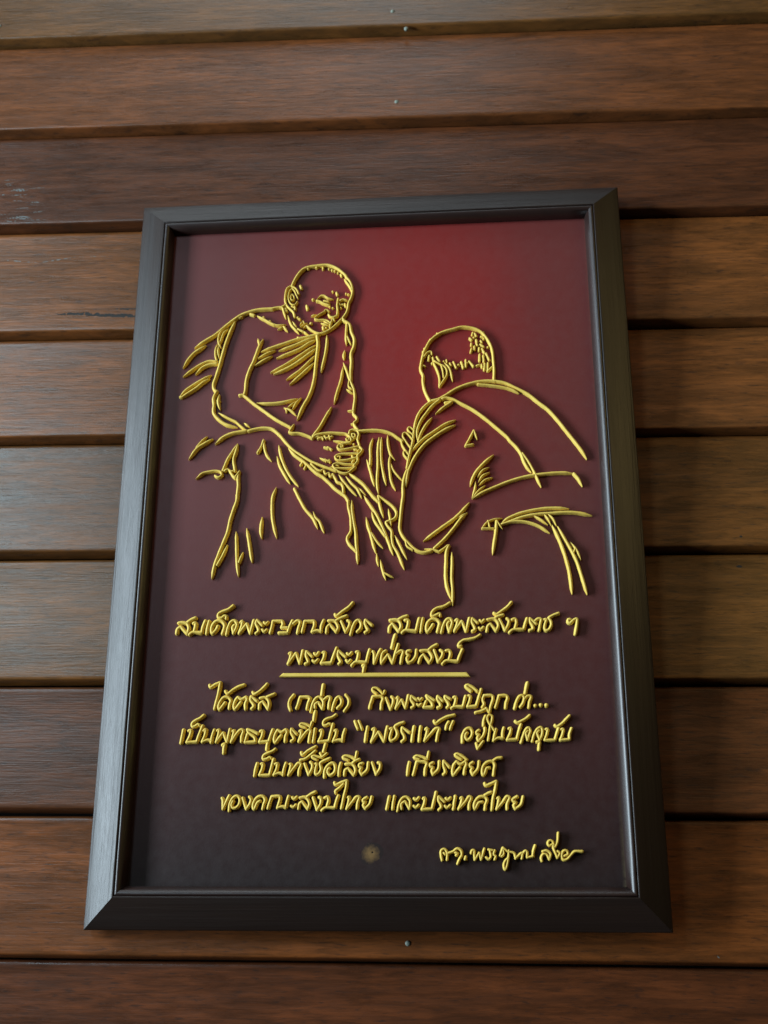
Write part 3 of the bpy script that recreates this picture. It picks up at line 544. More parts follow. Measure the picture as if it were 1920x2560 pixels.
(2.15,[[(74.8,-169.7),(75.9,-173.5)],[(75.9,-173.5),(80,-168.4)]]),
(2.27,[[(82.1,-150.1),(80.7,-153.4),(80.4,-157.1)]]),
(1.98,[[(88.2,-161),(83.5,-153.4),(83.4,-151),(84.7,-149.5),(86.8,-150.2),(86.7,-152.9),(85.2,-158.1),(83.5,-167.9)]]),
(2.25,[[(89.4,-159.8),(88.4,-163.3),(87.3,-168)],[(87.3,-168),(90.6,-166.2),(94.4,-166.3)],[(95.1,-158.7),(94.1,-162.4),(94,-166.2)]]),
(2.25,[[(98.6,-159.6),(100,-159),(99.7,-162.5),(97.2,-167.4)],[(97.2,-167.4),(104.2,-167.2)],[(104.2,-167.2),(105.3,-163),(107.6,-156.4)]]),
(2.17,[[(103.5,-154),(104.9,-155.2),(108.9,-153.6),(111.8,-152),(114.2,-149.9)]]),
(2.25,[[(107.2,-169.5),(108.7,-164.9),(111,-160.2),(113,-158.9),(114.2,-161.2),(113.2,-164),(111.9,-167.7)],[(111.9,-167.2),(110.7,-162.6),(112.2,-161.4)]]),
(2.24,[[(115.2,-168.7),(116.7,-164),(119.5,-159.8),(121.9,-158.8),(122.8,-161.3),(122.1,-165),(120.6,-167.8)],[(120.6,-167.3),(118.9,-162.6),(120.4,-161.2)]]),
(2.42,[[(118.4,-169.1),(120.3,-169.2),(120,-172),(119.8,-174.7)]]),
(2.24,[[(125.1,-160.3),(126.5,-160),(125.9,-163.6),(124.1,-168)],[(124.1,-168),(131.5,-167.9)],[(131.5,-167.9),(132.9,-163.7),(134.5,-159.5)]]),
(2.16,[[(132,-157.2),(133.1,-158.3),(137,-156.2),(139.9,-153.4),(142.9,-150.4)]]),
(2.24,[[(136.3,-160.4),(137.7,-160.1),(137.1,-163.7),(135.3,-167.9)],[(135.3,-167.9),(142,-167.5)],[(143.8,-159.6),(142,-164.2),(142,-167.5)]]),
(2.46,[[(-85.1,-183.1),(-86.2,-187.4),(-86.9,-192.2)]]),
(2.33,[[(-82.3,-183.6),(-81.1,-183.3),(-81.2,-186.8),(-83.2,-191.6)],[(-83.2,-191.6),(-75.8,-191.7)],[(-75.8,-191.7),(-74.7,-186.8),(-73.1,-180.2)]]),
(2.22,[[(-74.9,-179.5),(-76.2,-178.7),(-77.7,-179.8),(-81,-180.1),(-80.8,-177.7),(-77.3,-175.6),(-74.2,-174.4),(-72.1,-172.9)]]),
(2.33,[[(-72,-183.8),(-70.4,-183.3),(-70.6,-186.9),(-72.6,-191.7)],[(-72.7,-191.4),(-68.7,-190.2),(-65.5,-191.1)],[(-63.9,-183),(-65.3,-187.5),(-65.8,-191.7)]]),
(2.33,[[(-61.1,-183.9),(-60.2,-183.9),(-60.4,-186.3),(-61.8,-191.7)],[(-61.8,-191.7),(-57.6,-186.3),(-54.6,-183.1),(-52.8,-183.9),(-54.1,-188.2),(-54.3,-191.8)]]),
(2.22,[[(-52.9,-175.4),(-52,-177.3),(-48,-174.3),(-42.1,-171.2)]]),
(2.09,[[(-53.4,-180.9),(-50.3,-180.3),(-46,-177.3),(-42.4,-174.3)]]),
(2.32,[[(-50.2,-183.7),(-46.9,-191.5)],[(-46.9,-191.5),(-44.6,-187),(-44.6,-183.7),(-45.9,-182.6)]]),
(2.32,[[(-42.2,-183.8),(-41.2,-183.8),(-42,-187.6),(-41.9,-191.1),(-40.1,-191.1),(-37.9,-187.7),(-38.8,-183.5),(-36,-181.6),(-31.7,-179.8)]]),
(1.96,[[(-41,-181),(-45.1,-178.7),(-43.5,-177.9),(-39.8,-178.9),(-37.3,-179.3)],[(-38.9,-176.1),(-37.3,-178.9)],[(-37.3,-178.9),(-34,-176.2)]]),
(2.71,[[(-35,-169.5),(-35.8,-172.5),(-36.5,-175.2)]]),
(2.32,[[(-35.5,-193.4),(-35.3,-188.3),(-32.2,-184.2),(-29.2,-183.3),(-27.7,-185.9),(-28.4,-190.1),(-31.5,-191.9),(-33.2,-190.1),(-33,-187.7),(-31.9,-186.9)]]),
(2.44,[[(-23.6,-183.2),(-24.8,-187.7),(-25,-192.2)]]),
(2.32,[[(-21,-192),(-20.4,-188.4),(-18.2,-187.2)],[(-18.2,-187.2),(-13.9,-192)],[(-13.9,-192),(-12.8,-188.4),(-15,-184.3),(-20.2,-184.1)],[(-15,-183.3),(-12.5,-181.5),(-10.1,-180.6)]]),
(2.2,[[(-18.1,-181.4),(-22.3,-179.3),(-20.6,-178.2),(-16.9,-178.7),(-13.1,-180.7)],[(-13.1,-180.9),(-12,-175.4)]]),
(2.31,[[(-7.6,-183.6),(-10,-184.2),(-10.3,-186),(-8.5,-186.6),(-9.7,-189),(-8.1,-191.7)],[(-8.1,-191.7),(-4.5,-188.4),(-3.6,-183)]]),
(2.31,[[(-0.8,-183.1),(2.3,-191.5)],[(2.3,-191.5),(4.9,-187.3),(4.9,-183.7),(3.5,-183.2)]]),
(2.39,[[(26.2,-182.9),(25.4,-187),(24.8,-192.1)]]),
(2.38,[[(29,-192.1),(30.3,-187.5),(31.7,-182.7)],[(31.7,-182.7),(37.2,-182.7),(38.9,-183.5),(37.7,-188.1),(37.4,-192.2)]]),
(2.19,[[(33.5,-181.1),(29.7,-179.8),(31.4,-178.6),(35.1,-179.1),(38.8,-180.7)],[(39.3,-180.9),(40.4,-175.7)]]),
(2.38,[[(43.5,-183.5),(41.1,-184.8),(41.3,-186.1),(43.4,-186.8),(42.4,-189.1),(43.4,-191.7)],[(43.4,-191.7),(47.1,-188.1),(47.9,-182.5)]]),
(2.38,[[(55.2,-186.9),(51.1,-182.4)],[(51.1,-182.4),(50.9,-185.6),(52,-188.7),(52.2,-190.7),(50.7,-191.8)]]),
(2.37,[[(62.7,-187),(60.6,-189.3),(57.9,-192.3),(57.3,-189.7),(58.1,-185.6),(60.2,-182.9)],[(60.2,-182.9),(63.3,-184.6),(66.7,-182.7)],[(66.7,-182.7),(67.4,-184.7),(66.1,-188.3),(65.7,-191.6)]]),
(2.18,[[(63.9,-181.3),(59.3,-177.9),(60.8,-177.3),(63.9,-178.5),(68,-181.6)]]),
(2.37,[[(72.2,-183.4),(69.9,-185),(70,-186.2),(71.8,-187.3),(70.7,-189.3),(72,-192.1)],[(72,-192.1),(75.7,-187.8),(76.6,-182.7)]]),
(2.37,[[(84,-187.3),(81.9,-187.6),(80.8,-190.4),(79.5,-192.4),(78.6,-190.4),(79.4,-186.3),(82.6,-183.3),(86.2,-182.8),(87.8,-185.3),(87.1,-188.9),(86.7,-192.5)],[(86.7,-182.5),(89.4,-180.7),(92.8,-180.2)]]),
(2.35,[[(-110.1,-207.8),(-109.4,-208.7),(-109,-215.6)],[(-109,-215.6),(-106.8,-210.6),(-104.7,-206)]]),
(2.25,[[(-104.4,-217),(-104.1,-211.9),(-101.7,-207.4),(-98.9,-206.3),(-97,-208.3),(-97.2,-212),(-99.5,-214.7),(-102,-214.7),(-102.8,-212.4),(-101.8,-210)]]),
(2.34,[[(-94.8,-207.8),(-91.8,-215.6)],[(-91.8,-215.6),(-89.1,-211.5),(-88.8,-208.1),(-90,-207)]]),
(2.34,[[(-82,-210),(-83.9,-211.1),(-86.1,-215.7),(-87.1,-213.8),(-86.3,-210.2),(-83.6,-207.1),(-80.2,-206.6),(-78.3,-209.3),(-79.3,-212.5),(-79.9,-215.7)]]),
(2.33,[[(-76.1,-215.2),(-75.3,-212),(-73.6,-207)],[(-73.6,-206.9),(-67.8,-206.8),(-67.5,-208.9),(-69.2,-215)],[(-69.2,-214.8),(-65.2,-213.9),(-62.8,-214.8)],[(-61.2,-206.6),(-62.4,-210.7),(-63.2,-214.8)]]),
(2.24,[[(-58.5,-207.5),(-57.3,-208.7),(-55.2,-207.1)]]),
(2.14,[[(-59.3,-213.5),(-57.6,-214.4),(-55.8,-212.7)]]),
(2.33,[[(-53.8,-215.5),(-53.2,-212.1),(-51.3,-210.6)],[(-51.3,-210.6),(-47,-215.6)],[(-47,-215.6),(-45.9,-212.2),(-46.9,-209.4),(-49.1,-207.4),(-53.1,-207.8)],[(-47.9,-207.1),(-45.1,-205.3),(-41.8,-203.7)]]),
(2.32,[[(-43.4,-207.6),(-40.3,-216.3)],[(-40.3,-216.3),(-37.8,-212.2),(-37.7,-208.3),(-39.1,-207.5)]]),
(2.32,[[(-35.1,-208.1),(-33,-207.3),(-32.1,-209.5),(-33.1,-213.6)],[(-37,-216.7),(-34.2,-214.9),(-27.6,-214.9)],[(-27.6,-214.9),(-26.5,-210.4),(-25,-206.3)]]),
(2.24,[[(-26.9,-204.7),(-27.3,-203.4),(-24.6,-201.2),(-21.3,-198)]]),
(2.23,[[(-28,-197.1),(-27.5,-198.7),(-23.2,-197.2),(-19.4,-195.8)],[(-19.2,-195.8),(-19.4,-199.9),(-21.2,-207.7),(-22.7,-215.4)]]),
(2.31,[[(-17.9,-207.7),(-17.2,-207.3),(-17.4,-210),(-18.9,-215.7)],[(-18.9,-215.7),(-15,-210.9),(-11.7,-207.3),(-9.9,-207.4),(-11,-211.4),(-11.4,-215.7)]]),
(2.31,[[(-4.4,-207.7),(-7.4,-209.6),(-7,-210.7),(-5.6,-210.9),(-7,-213.2),(-5.5,-215.5)],[(-5.5,-215.5),(-2.3,-212.3),(-0.9,-207.3)]]),
(2.3,[[(11.8,-207.1),(10.8,-211.4),(9.9,-216)]]),
(2.3,[[(15.5,-206.9),(14.6,-211.5),(14.1,-216)]]),
(2.12,[[(17.6,-217.4),(18.8,-212.4),(21.1,-208.4),(23.9,-207.5),(26.4,-209.7),(26.7,-212.4),(26.2,-215.8)],[(26.2,-215.8),(23,-210.6)],[(22.9,-210.7),(20.4,-212.4),(20.6,-216)]]),
(2.21,[[(29.5,-208.6),(30.9,-209.7),(33.1,-207.9)]]),
(2.11,[[(29.1,-213.8),(30.9,-214.9),(32.8,-213.2)]]),
(2.35,[[(36,-208.8),(37.1,-208.2),(37,-211.6),(35.2,-216.1)],[(35.2,-216.1),(42.4,-215.9)],[(42.4,-215.9),(43.5,-211.6),(45.4,-204.3)]]),
(2.34,[[(51.3,-211.1),(47,-207.4)],[(47,-207.4),(47,-210.1),(48.7,-213.1),(48.9,-215.1),(47.1,-216.6)]]),
(2.24,[[(52.3,-208.6),(53.6,-209.7),(55.7,-208.1)]]),
(2.14,[[(51.5,-213.9),(53,-215.2),(55.4,-213.3)]]),
(2.34,[[(59.1,-207.1),(58.2,-211.7),(57.6,-216.2)]]),
(2.34,[[(62.7,-208.7),(63.7,-208),(63.4,-211.2),(61.2,-216.2)],[(61.2,-216.2),(66,-211.2),(69.1,-207.5),(70.3,-208.2),(68.8,-212.7),(68.7,-216.2)]]),
(2.34,[[(78.3,-211.2),(75.7,-211.7),(72.8,-216.2),(72.2,-214.2),(73.2,-210.7),(76.3,-207.8),(79.9,-207.6),(81.6,-209.7),(80.3,-213.3),(80,-216.5)],[(80,-206.7),(82.6,-205.2),(84.7,-204.5)]]),
(2.34,[[(80.2,-198.1),(80.9,-199.7),(84.8,-198.5),(88.2,-197)],[(88.5,-196.9),(87.8,-201.7),(85.8,-209.3),(84.8,-216.8)]]),
(2.33,[[(88.9,-208.8),(90,-208.1),(89.6,-211.3),(88.2,-216.3)],[(88.2,-216.3),(92.7,-211.3),(95.9,-207.4),(97.6,-208),(95.7,-212.8),(95.6,-216.3)]]),
(2.32,[[(103.1,-207.6),(99.5,-209.8),(99.9,-210.8),(101.9,-211.6),(100.3,-213.8),(101.5,-216.1)],[(101.5,-216.1),(105.4,-213.3),(107.2,-207.6)]]),
(1.86,[[(49,-251.1),(48.3,-247.3),(48.5,-244.4),(50.8,-243.4),(52.6,-246),(52.4,-250.9)],[(51.4,-247.2),(50.1,-246)]]),
(1.99,[[(53.1,-246.2),(56.9,-245.1),(59.6,-243.2),(62.3,-244.2),(62.9,-247.3),(61.5,-249.9),(59.8,-253.5)],[(58.2,-245.8),(60.1,-246.4),(58.9,-247.7)]]),
(2.25,[[(65.6,-248.5),(65.2,-250.3)]]),
(1.85,[[(69.4,-246.4),(70.1,-244.5),(71.5,-244.2),(71.7,-247.3),(72,-250.7)],[(72,-250.7),(75.1,-246)],[(75.1,-246),(76.4,-250.6)],[(76.4,-250.6),(78.9,-243.1)]]),
(1.86,[[(79.8,-249),(81.8,-250.4),(83.2,-248.6),(82.6,-244.1)],[(81.6,-243.8),(84.8,-244.4)]]),
(1.85,[[(86,-244.4),(85.2,-247.3),(86.6,-248.1),(85.8,-250.5)]]),
(1.71,[[(89.6,-248),(91.8,-242.5)],[(91.8,-242.5),(92.1,-247.3),(90.6,-248.3)],[(92,-242.7),(95.4,-245.4)],[(95.8,-244.4),(95.4,-249.3),(94.1,-255.1),(93,-257.4),(92.1,-255.1),(92.8,-251.9),(95.4,-249.2)]]),
(1.85,[[(96.4,-245.4),(99.4,-246.1),(100.5,-249.9)],[(100.5,-249.6),(105.1,-246.1),(104.8,-249.9)]]),
(1.85,[[(105.1,-247),(107.5,-244.6),(108.5,-245.4),(108.4,-249.2)],[(108.4,-249.2),(112.8,-248.3)],[(114.4,-240.9),(113,-244.8),(112.2,-248.6)]]),
(1.84,[[(118.7,-251.6),(118.2,-249.3),(119.9,-246.8),(121.9,-247),(123.9,-250.5)],[(123.9,-250.5),(124.8,-246.7),(122.3,-244.6),(119.3,-245.1)]]),
(1.72,[[(126.5,-240.2),(124.1,-241.2),(123.3,-239.2),(124.6,-237.6),(126.6,-238.3),(127.8,-242.2),(129.9,-238.9),(130.9,-232.4)]]),
(1.84,[[(126.5,-240.2),(127.7,-244.8),(129.5,-249.4)],[(129.5,-249.4),(131.3,-246.1),(129.7,-244.9)]]),
(1.97,[[(134.2,-248.1),(136.8,-247),(136.2,-244.6),(134,-244.8),(132.5,-248),(133.5,-250.6),(136.1,-250.3),(138.9,-247.5),(141.7,-245.2),(147,-245.1)]]),
]
RULE = [(-71.4,-119.5),(-68.3,-116.8),(69,-117.8),(71.4,-121)]

rnd = random.Random(7)

# ------------------------------------------------------------------ helpers


def mesh_obj(name, bm, mat, parent=None, smooth=True):
    me = bpy.data.meshes.new(name)
    bmesh.ops.recalc_face_normals(bm, faces=bm.faces)
    bm.to_mesh(me)
    bm.free()
    if smooth:
        for p in me.polygons:
            p.use_smooth = True
    if mat:
        me.materials.append(mat)
    o = bpy.data.objects.new(name, me)
    COL.objects.link(o)
    if parent:
        o.parent = parent
    return o


def sharp_by_angle(o, deg):
    me = o.data
    bm = bmesh.new()
    bm.from_mesh(me)
    for e in bm.edges:
        if len(e.link_faces) == 2 and e.calc_face_angle(0) > math.radians(deg):
            e.smooth = False
    bm.to_mesh(me)
    bm.free()


class NT:
    def __init__(self, name):
        self.m = bpy.data.materials.new(name)
        self.m.use_nodes = True
        self.t = self.m.node_tree
        self.bsdf = self.t.nodes['Principled BSDF']

    def n(self, typ, **kw):
        nd = self.t.nodes.new(typ)
        for k, v in kw.items():
            if k.startswith('i_'):
                nd.inputs[k[2:].replace('_', ' ')].default_value = v
            else:
                setattr(nd, k, v)
        return nd

    def l(self, a, b):
        self.t.links.new(a, b)

    def mapping(self, scale, coord='Object', loc=(0, 0, 0)):
        tc = self.n('ShaderNodeTexCoord')
        mp = self.n('ShaderNodeMapping')
        mp.inputs['Scale'].default_value = scale
        mp.inputs['Location'].default_value = loc
        self.l(tc.outputs[coord], mp.inputs[0])
        return mp.outputs[0]

    def noise(self, vec, scale=1.0, detail=4.0, rough=0.55, dist=0.0):
        nd = self.n('ShaderNodeTexNoise')
        nd.inputs['Scale'].default_value = scale
        nd.inputs['Detail'].default_value = detail
        nd.inputs['Roughness'].default_value = rough
        nd.inputs['Distortion'].default_value = dist
        self.l(vec, nd.inputs['Vector'])
        return nd.outputs[0]

    def ramp(self, fac, stops, interp='LINEAR'):
        r = self.n('ShaderNodeValToRGB')
        r.color_ramp.interpolation = interp
        el = r.color_ramp.elements
        while len(el) < len(stops):
            el.new(0.5)
        for e, (p, c) in zip(el, stops):
            e.position = p
            e.color = (c, c, c, 1) if isinstance(c, (int, float)) else (*c, 1)
        self.l(fac, r.inputs[0])
        return r.outputs[0]

    def mix(self, fac, a, b, mode='MIX'):
        m = self.n('ShaderNodeMix', data_type='RGBA', blend_type=mode)
        for s, v in ((m.inputs[0], fac), (m.inputs[6], a), (m.inputs[7], b)):
            if isinstance(v, (int, float)):
                s.default_value = v
            elif isinstance(v, tuple):
                s.default_value = (*v, 1)
            else:
                self.l(v, s)
        return m.outputs[2]

    def math(self, op, a, b=0.0):
        m = self.n('ShaderNodeMath', operation=op)
        for s, v in ((m.inputs[0], a), (m.inputs[1], b)):
            if isinstance(v, (int, float)):
                s.default_value = v
            else:
                self.l(v, s)
        return m.outputs[0]

    def bump(self, h, strength, dist):
        b = self.n('ShaderNodeBump')
        b.inputs['Strength'].default_value = strength
        b.inputs['Distance'].default_value = dist
        self.l(h, b.inputs['Height'])
        self.l(b.outputs[0], self.bsdf.inputs['Normal'])

    def out(self, base=None, rough=None, **kw):
        for key, v in (('Base Color', base), ('Roughness', rough)):
            if v is None:
                continue
            s = self.bsdf.inputs[key]
            if isinstance(v, (int, float)):
                s.default_value = v
            elif isinstance(v, tuple):
                s.default_value = (*v, 1)
            else:
                self.l(v, s)
        for k, v in kw.items():
            self.bsdf.inputs[k.replace('_', ' ')].default_value = v
        return self.m


# ------------------------------------------------------------------ materials
def plank_material():
    t = NT('lacquered_hardwood')
    info = t.n('ShaderNodeObjectInfo')
    tc = t.n('ShaderNodeTexCoord')
    shift = t.n('ShaderNodeCombineXYZ')
    t.l(t.math('MULTIPLY', info.outputs['Random'], 37.0), shift.inputs[0])
    t.l(t.math('MULTIPLY', info.outputs['Random'], 11.0), shift.inputs[2])
    add = t.n('ShaderNodeVectorMath', operation='ADD')
    t.l(tc.outputs['Object'], add.inputs[0])
    t.l(shift.outputs[0], add.inputs[1])

    def sc(x, y, z):
        mp = t.n('ShaderNodeMapping')
        mp.inputs['Scale'].default_value = (x, y, z)
        t.l(add.outputs[0], mp.inputs[0])
        return mp.outputs[0]
    broad = t.noise(sc(6, 20, 34), detail=4, rough=0.6, dist=1.2)
    patch = t.noise(sc(12, 40, 85), detail=6, rough=0.68, dist=0.9)
    streak = t.noise(sc(34, 60, 330), detail=5, rough=0.65, dist=0.6)
    fleck = t.noise(sc(90, 120, 620), detail=3, rough=0.6, dist=0.3)
    fine = t.noise(sc(30, 300, 1100), detail=3, rough=0.6)
    base = info.outputs['Color']
    c = t.mix(t.ramp(broad, [(0.36, 0.0), (0.66, 1.0)]), t.mix(1.0, base, (0.74, 0.74, 0.78), 'MULTIPLY'), t.mix(1.0, base, (1.22, 1.16, 1.08), 'MULTIPLY'))
    c = t.mix(t.ramp(patch, [(0.34, 0.66), (0.54, 0.0)]), c, t.mix(1.0, base, (0.36, 0.42, 0.55), 'MULTIPLY'))
    c = t.mix(t.ramp(streak, [(0.35, 0.66), (0.58, 0.0)]), c, t.mix(1.0, base, (0.40, 0.45, 0.55), 'MULTIPLY'))
    c = t.mix(t.ramp(fleck, [(0.31, 0.55), (0.43, 0.0)]), c, (0.016, 0.011, 0.009))
    c = t.mix(t.ramp(streak, [(0.56, 0.0), (0.78, 0.22)]), c, t.mix(1.0, base, (1.75, 1.55, 1.3), 'MULTIPLY'))
    rgh = t.ramp(patch, [(0.30, 0.25), (0.70, 0.34)])
    h = t.math('ADD', t.math('MULTIPLY', fine, 0.5), t.math('MULTIPLY', streak, 0.8))
    t.bump(h, 0.25, 0.0008)
    return t.out(c, rgh, Coat_Weight=0.0)


def frame_material(vertical):
    t = NT('dark_stained_wood_upright' if vertical else 'dark_stained_wood_level')
    s = (420, 60, 9) if vertical else (9, 60, 420)
    g = t.noise(t.mapping(s), detail=4, rough=0.65)
    s2 = (60, 60, 5) if vertical else (5, 60, 60)
    g2 = t.noise(t.mapping(s2), detail=4)
    c = t.mix(g2, (0.008, 0.0045, 0.0035), (0.026, 0.0135, 0.0095))
    c = t.mix(t.ramp(g, [(0.55, 0.0), (0.75, 0.3)]), c, (0.03, 0.022, 0.018))
    wear = t.noise(t.mapping((260, 260, 30) if vertical else (30, 260, 260)), detail=5, rough=0.75)
    c = t.mix(t.ramp(wear, [(0.66, 0.0), (0.74, 0.55)]), c, (0.085, 0.068, 0.052))
    t.bump(g, 0.5, 0.0006)
    return t.out(c, t.ramp(g2, [(0.3, 0.44), (0.7, 0.34)]), Specular_IOR_Level=0.32)


def bead_material():
    t = NT('dark_red_lacquered_bead')
    g = t.noise(t.mapping((60, 60, 60)), detail=4)
    c = t.mix(g, (0.010, 0.004, 0.003), (0.026, 0.009, 0.006))
    t.bump(g, 0.15, 0.0004)
    return t.out(c, 0.40, Specular_IOR_Level=0.7)


def panel_material():
    t = NT('airbrushed_lacquer')
    tc = t.n('ShaderNodeTexCoord')
    sep = t.n('ShaderNodeSeparateXYZ')
    t.l(tc.outputs['Object'], sep.inputs[0])
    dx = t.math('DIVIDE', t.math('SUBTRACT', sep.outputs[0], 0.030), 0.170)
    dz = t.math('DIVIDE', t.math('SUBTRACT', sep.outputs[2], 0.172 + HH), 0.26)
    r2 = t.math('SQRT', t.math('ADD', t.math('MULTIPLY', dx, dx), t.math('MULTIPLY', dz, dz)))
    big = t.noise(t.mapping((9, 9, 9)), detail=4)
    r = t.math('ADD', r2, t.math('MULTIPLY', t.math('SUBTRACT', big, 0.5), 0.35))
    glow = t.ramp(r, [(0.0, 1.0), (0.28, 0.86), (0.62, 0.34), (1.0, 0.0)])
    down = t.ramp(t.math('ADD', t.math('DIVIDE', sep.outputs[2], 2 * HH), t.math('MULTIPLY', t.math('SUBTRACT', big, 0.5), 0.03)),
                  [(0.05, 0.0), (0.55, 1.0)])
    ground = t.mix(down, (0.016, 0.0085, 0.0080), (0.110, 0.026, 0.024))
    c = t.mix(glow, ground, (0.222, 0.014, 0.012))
    mott = t.noise(t.mapping((130, 130, 130)), detail=4, rough=0.6)
    c = t.mix(t.ramp(mott, [(0.35, 0.0), (0.7, 0.03)]), c, (0.12, 0.10, 0.10))
    dust = t.noise(t.mapping((160, 160, 160)), detail=5, rough=0.7)
    er = t.ramp(t.math('MULTIPLY', t.math('SUBTRACT', PW / 2 - 0.0297, sep.outputs[0]), 200), [(0.0, 1.0), (0.55, 0.0)])
    ed = t.math('MULTIPLY', t.math('MULTIPLY', er, t.ramp(sep.outputs[2], [(0.03, 1.0), (0.12, 0.25)])), t.ramp(dust, [(0.35, 0.1), (0.68, 0.6)]))
    c = t.mix(ed, c, (0.17, 0.125, 0.065))
    rg = t.ramp(mott, [(0.3, 0.44), (0.7, 0.52)])
    t.bump(t.noise(t.mapping((700, 700, 700)), detail=2), 0.12, 0.0004)
    return t.out(c, rg, Specular_IOR_Level=0.30)


def gold_material():
    t = NT('gold_paint')
    g = t.noise(t.mapping((350, 350, 350)), detail=3)
    g2 = t.noise(t.mapping((40, 40, 40)), detail=3)
    c = t.mix(t.ramp(g2, [(0.35, 0.0), (0.65, 1.0)]), (0.67, 0.445, 0.075), (0.75, 0.53, 0.105))
    t.bump(g, 0.16, 0.0005)
    return t.out(c, t.ramp(g2, [(0.3, 0.46), (0.7, 0.58)]), Metallic=0.0, Specular_IOR_Level=0.32)


def plain(name, col, rough, **kw):
    t = NT(name)
    g = t.noise(t.mapping((300, 300, 300)), detail=3)
    c = t.mix(g, tuple(x * 0.75 for x in col), tuple(x * 1.25 for x in col))
    t.bump(g, 0.2, 0.0003)
    return t.out(c, rough, **kw)


M_PLANK = plank_material()
M_FH, M_FV = frame_material(False), frame_material(True)
M_BEAD = bead_material()
M_PANEL = panel_material()
M_GOLD = gold_material()
M_NAIL = plain('galvanised_nail', (0.20, 0.22, 0.18), 0.6, Metallic=0.2)
M_CRACK = plain('open_grain', (0.010, 0.008, 0.006), 0.8)
M_SCUFF_SHEEN = plain('pale_scuff_sheen', (0.12, 0.135, 0.13), 0.4)  # pale scratches; the cluster at far left also paints in a grey sheen


def putty_material():
    t = NT('wood_filler')
    tc = t.n('ShaderNodeTexCoord')
    sub = t.n('ShaderNodeVectorMath', operation='DISTANCE')
    t.l(tc.outputs['Object'], sub.inputs[0])
    sub.inputs[1].default_value = (SPOT[0] * 0.001 - 0.0006, 0, SPOT[1] * 0.001 + HH - 0.0006)
    nz = t.noise(t.mapping((420, 420, 420)), detail=4)
    f = t.ramp(t.math('ADD', t.math('MULTIPLY', sub.outputs['Value'], 145), t.math('MULTIPLY', t.math('SUBTRACT', nz, 0.5), 0.9)), [(0.22, 1.0), (1.0, 0.0)])
    return t.out(t.mix(f, (0.019, 0.0105, 0.0095), (0.17, 0.095, 0.034)), 0.6, Specular_IOR_Level=0.2)


M_PUTTY = putty_material()
M_HOLE = plain('screw_hole', (0.006, 0.005, 0.004), 0.9)
M_BACK = plain('dark_battens', (0.012, 0.009, 0.007), 0.9)
M_DUST = plain('settled_dust', (0.30, 0.24, 0.13), 0.95)

# ------------------------------------------------------------------ plank wall
wall = bpy.data.objects.new('plank_wall', None)
COL.objects.link(wall)
wall.location = (0, 0, 0)
wall['label'] = 'reddish-brown lacquered wall of horizontal hardwood planks behind the plaque'
wall['category'] = 'wall'

SEAM_Z = SEAMS
X0, X1, NX = -1.5, 1.5, 120


def smooth_noise(seed, n, amp):
    r = random.Random(seed)
    ph = [(r.uniform(0, 6.28), r.uniform(1.5, 9.0), r.uniform(0.3, 1.0)) for _ in range(6)]
    return [amp * sum(a * math.sin(p + f * 2 * i / n * 3.1) for p, f, a in ph) / 3 for i in range(n + 1)]


LAP = 0.0085


def make_plank(idx, ztop, zbot, tint, yoff):
    """one lapped board: its foot stands proud of the head of the board below, rounded front arris, flat underside"""
    bm = bmesh.new()
    top_w = smooth_noise(idx * 3 + 1, NX, 0.0004)
    bot_w = smooth_noise(idx * 3 + 2, NX, 0.0006)
    face_w = smooth_noise(idx * 3 + 5, NX, 0.0004)
    rows = []
    for i in range(NX + 1):
        x = X0 + (X1 - X0) * i / NX
        zt = ztop + top_w[i]
        zb = zbot + 0.0014 + bot_w[i]
        f = yoff + face_w[i]
        prof = [(LAP + 0.014, zt), (LAP + 0.0030, zt), (LAP + 0.0012, zt - 0.0003), (LAP + 0.0004, zt - 0.0010), (LAP - 0.0002, zt - 0.0026)]
        for s in (0.02, 0.35, 0.7, 0.98):
            prof.append((LAP * (1 - s), zt - 0.0026 + (zb + 0.0038 - zt + 0.0026) * s))
        prof += [(0.0, zb + 0.0038), (0.00015, zb + 0.0032), (0.0005, zb + 0.0027), (0.0012, zb + 0.0023), (0.0018, zb + 0.0021),
                 (0.0105, zb + 0.0001), (0.0118, zb), (0.0140, zb)]
        rows.append([bm.verts.new((x, y + f, z)) for y, z in prof])
    for a, b in zip(rows, rows[1:]):
        n = len(a)
        for j in range(n):
            bm.faces.new((a[j], a[(j + 1) % n], b[(j + 1) % n], b[j]))
    bm.faces.new(rows[0])
    bm.faces.new(rows[-1])
    o = mesh_obj('plank', bm, M_PLANK, wall)
    sharp_by_angle(o, 50)
    o.color = (*tint, 1)
    return o


TINTS = [(0.150, 0.062, 0.0160), (0.150, 0.062, 0.0160), (0.150, 0.062, 0.0160), (0.150, 0.062, 0.0160),
         (0.150, 0.062, 0.0160), (0.168, 0.054, 0.0155), (0.098, 0.031, 0.0108), (0.196, 0.066, 0.0165),
         (0.192, 0.064, 0.0160), (0.138, 0.051, 0.0120), (0.158, 0.061, 0.0135), (0.108, 0.034, 0.0100),
         (0.178, 0.053, 0.0122), (0.108, 0.031, 0.0100), (0.115, 0.034, 0.0110)]
planks = []
for i in range(len(SEAM_Z) - 1):
    planks.append(make_plank(i, SEAM_Z[i], SEAM_Z[i + 1], TINTS[i], rnd.uniform(-0.0004, 0.0004)))
bm = bmesh.new()
bmesh.ops.create_cube(bm, size=1)
for v in bm.verts:
    v.co = (v.co.x * (X1 - X0) * 0.99, 0.0330 + v.co.y * 0.010, v.co.z * (SEAM_Z[0] - SEAM_Z[-1]) * 0.99 + (SEAM_Z[0] + SEAM_Z[-1]) / 2)
mesh_obj('backing_board', bm, M_BACK, wall, smooth=False)


DEPS = bpy.context.evaluated_depsgraph_get()


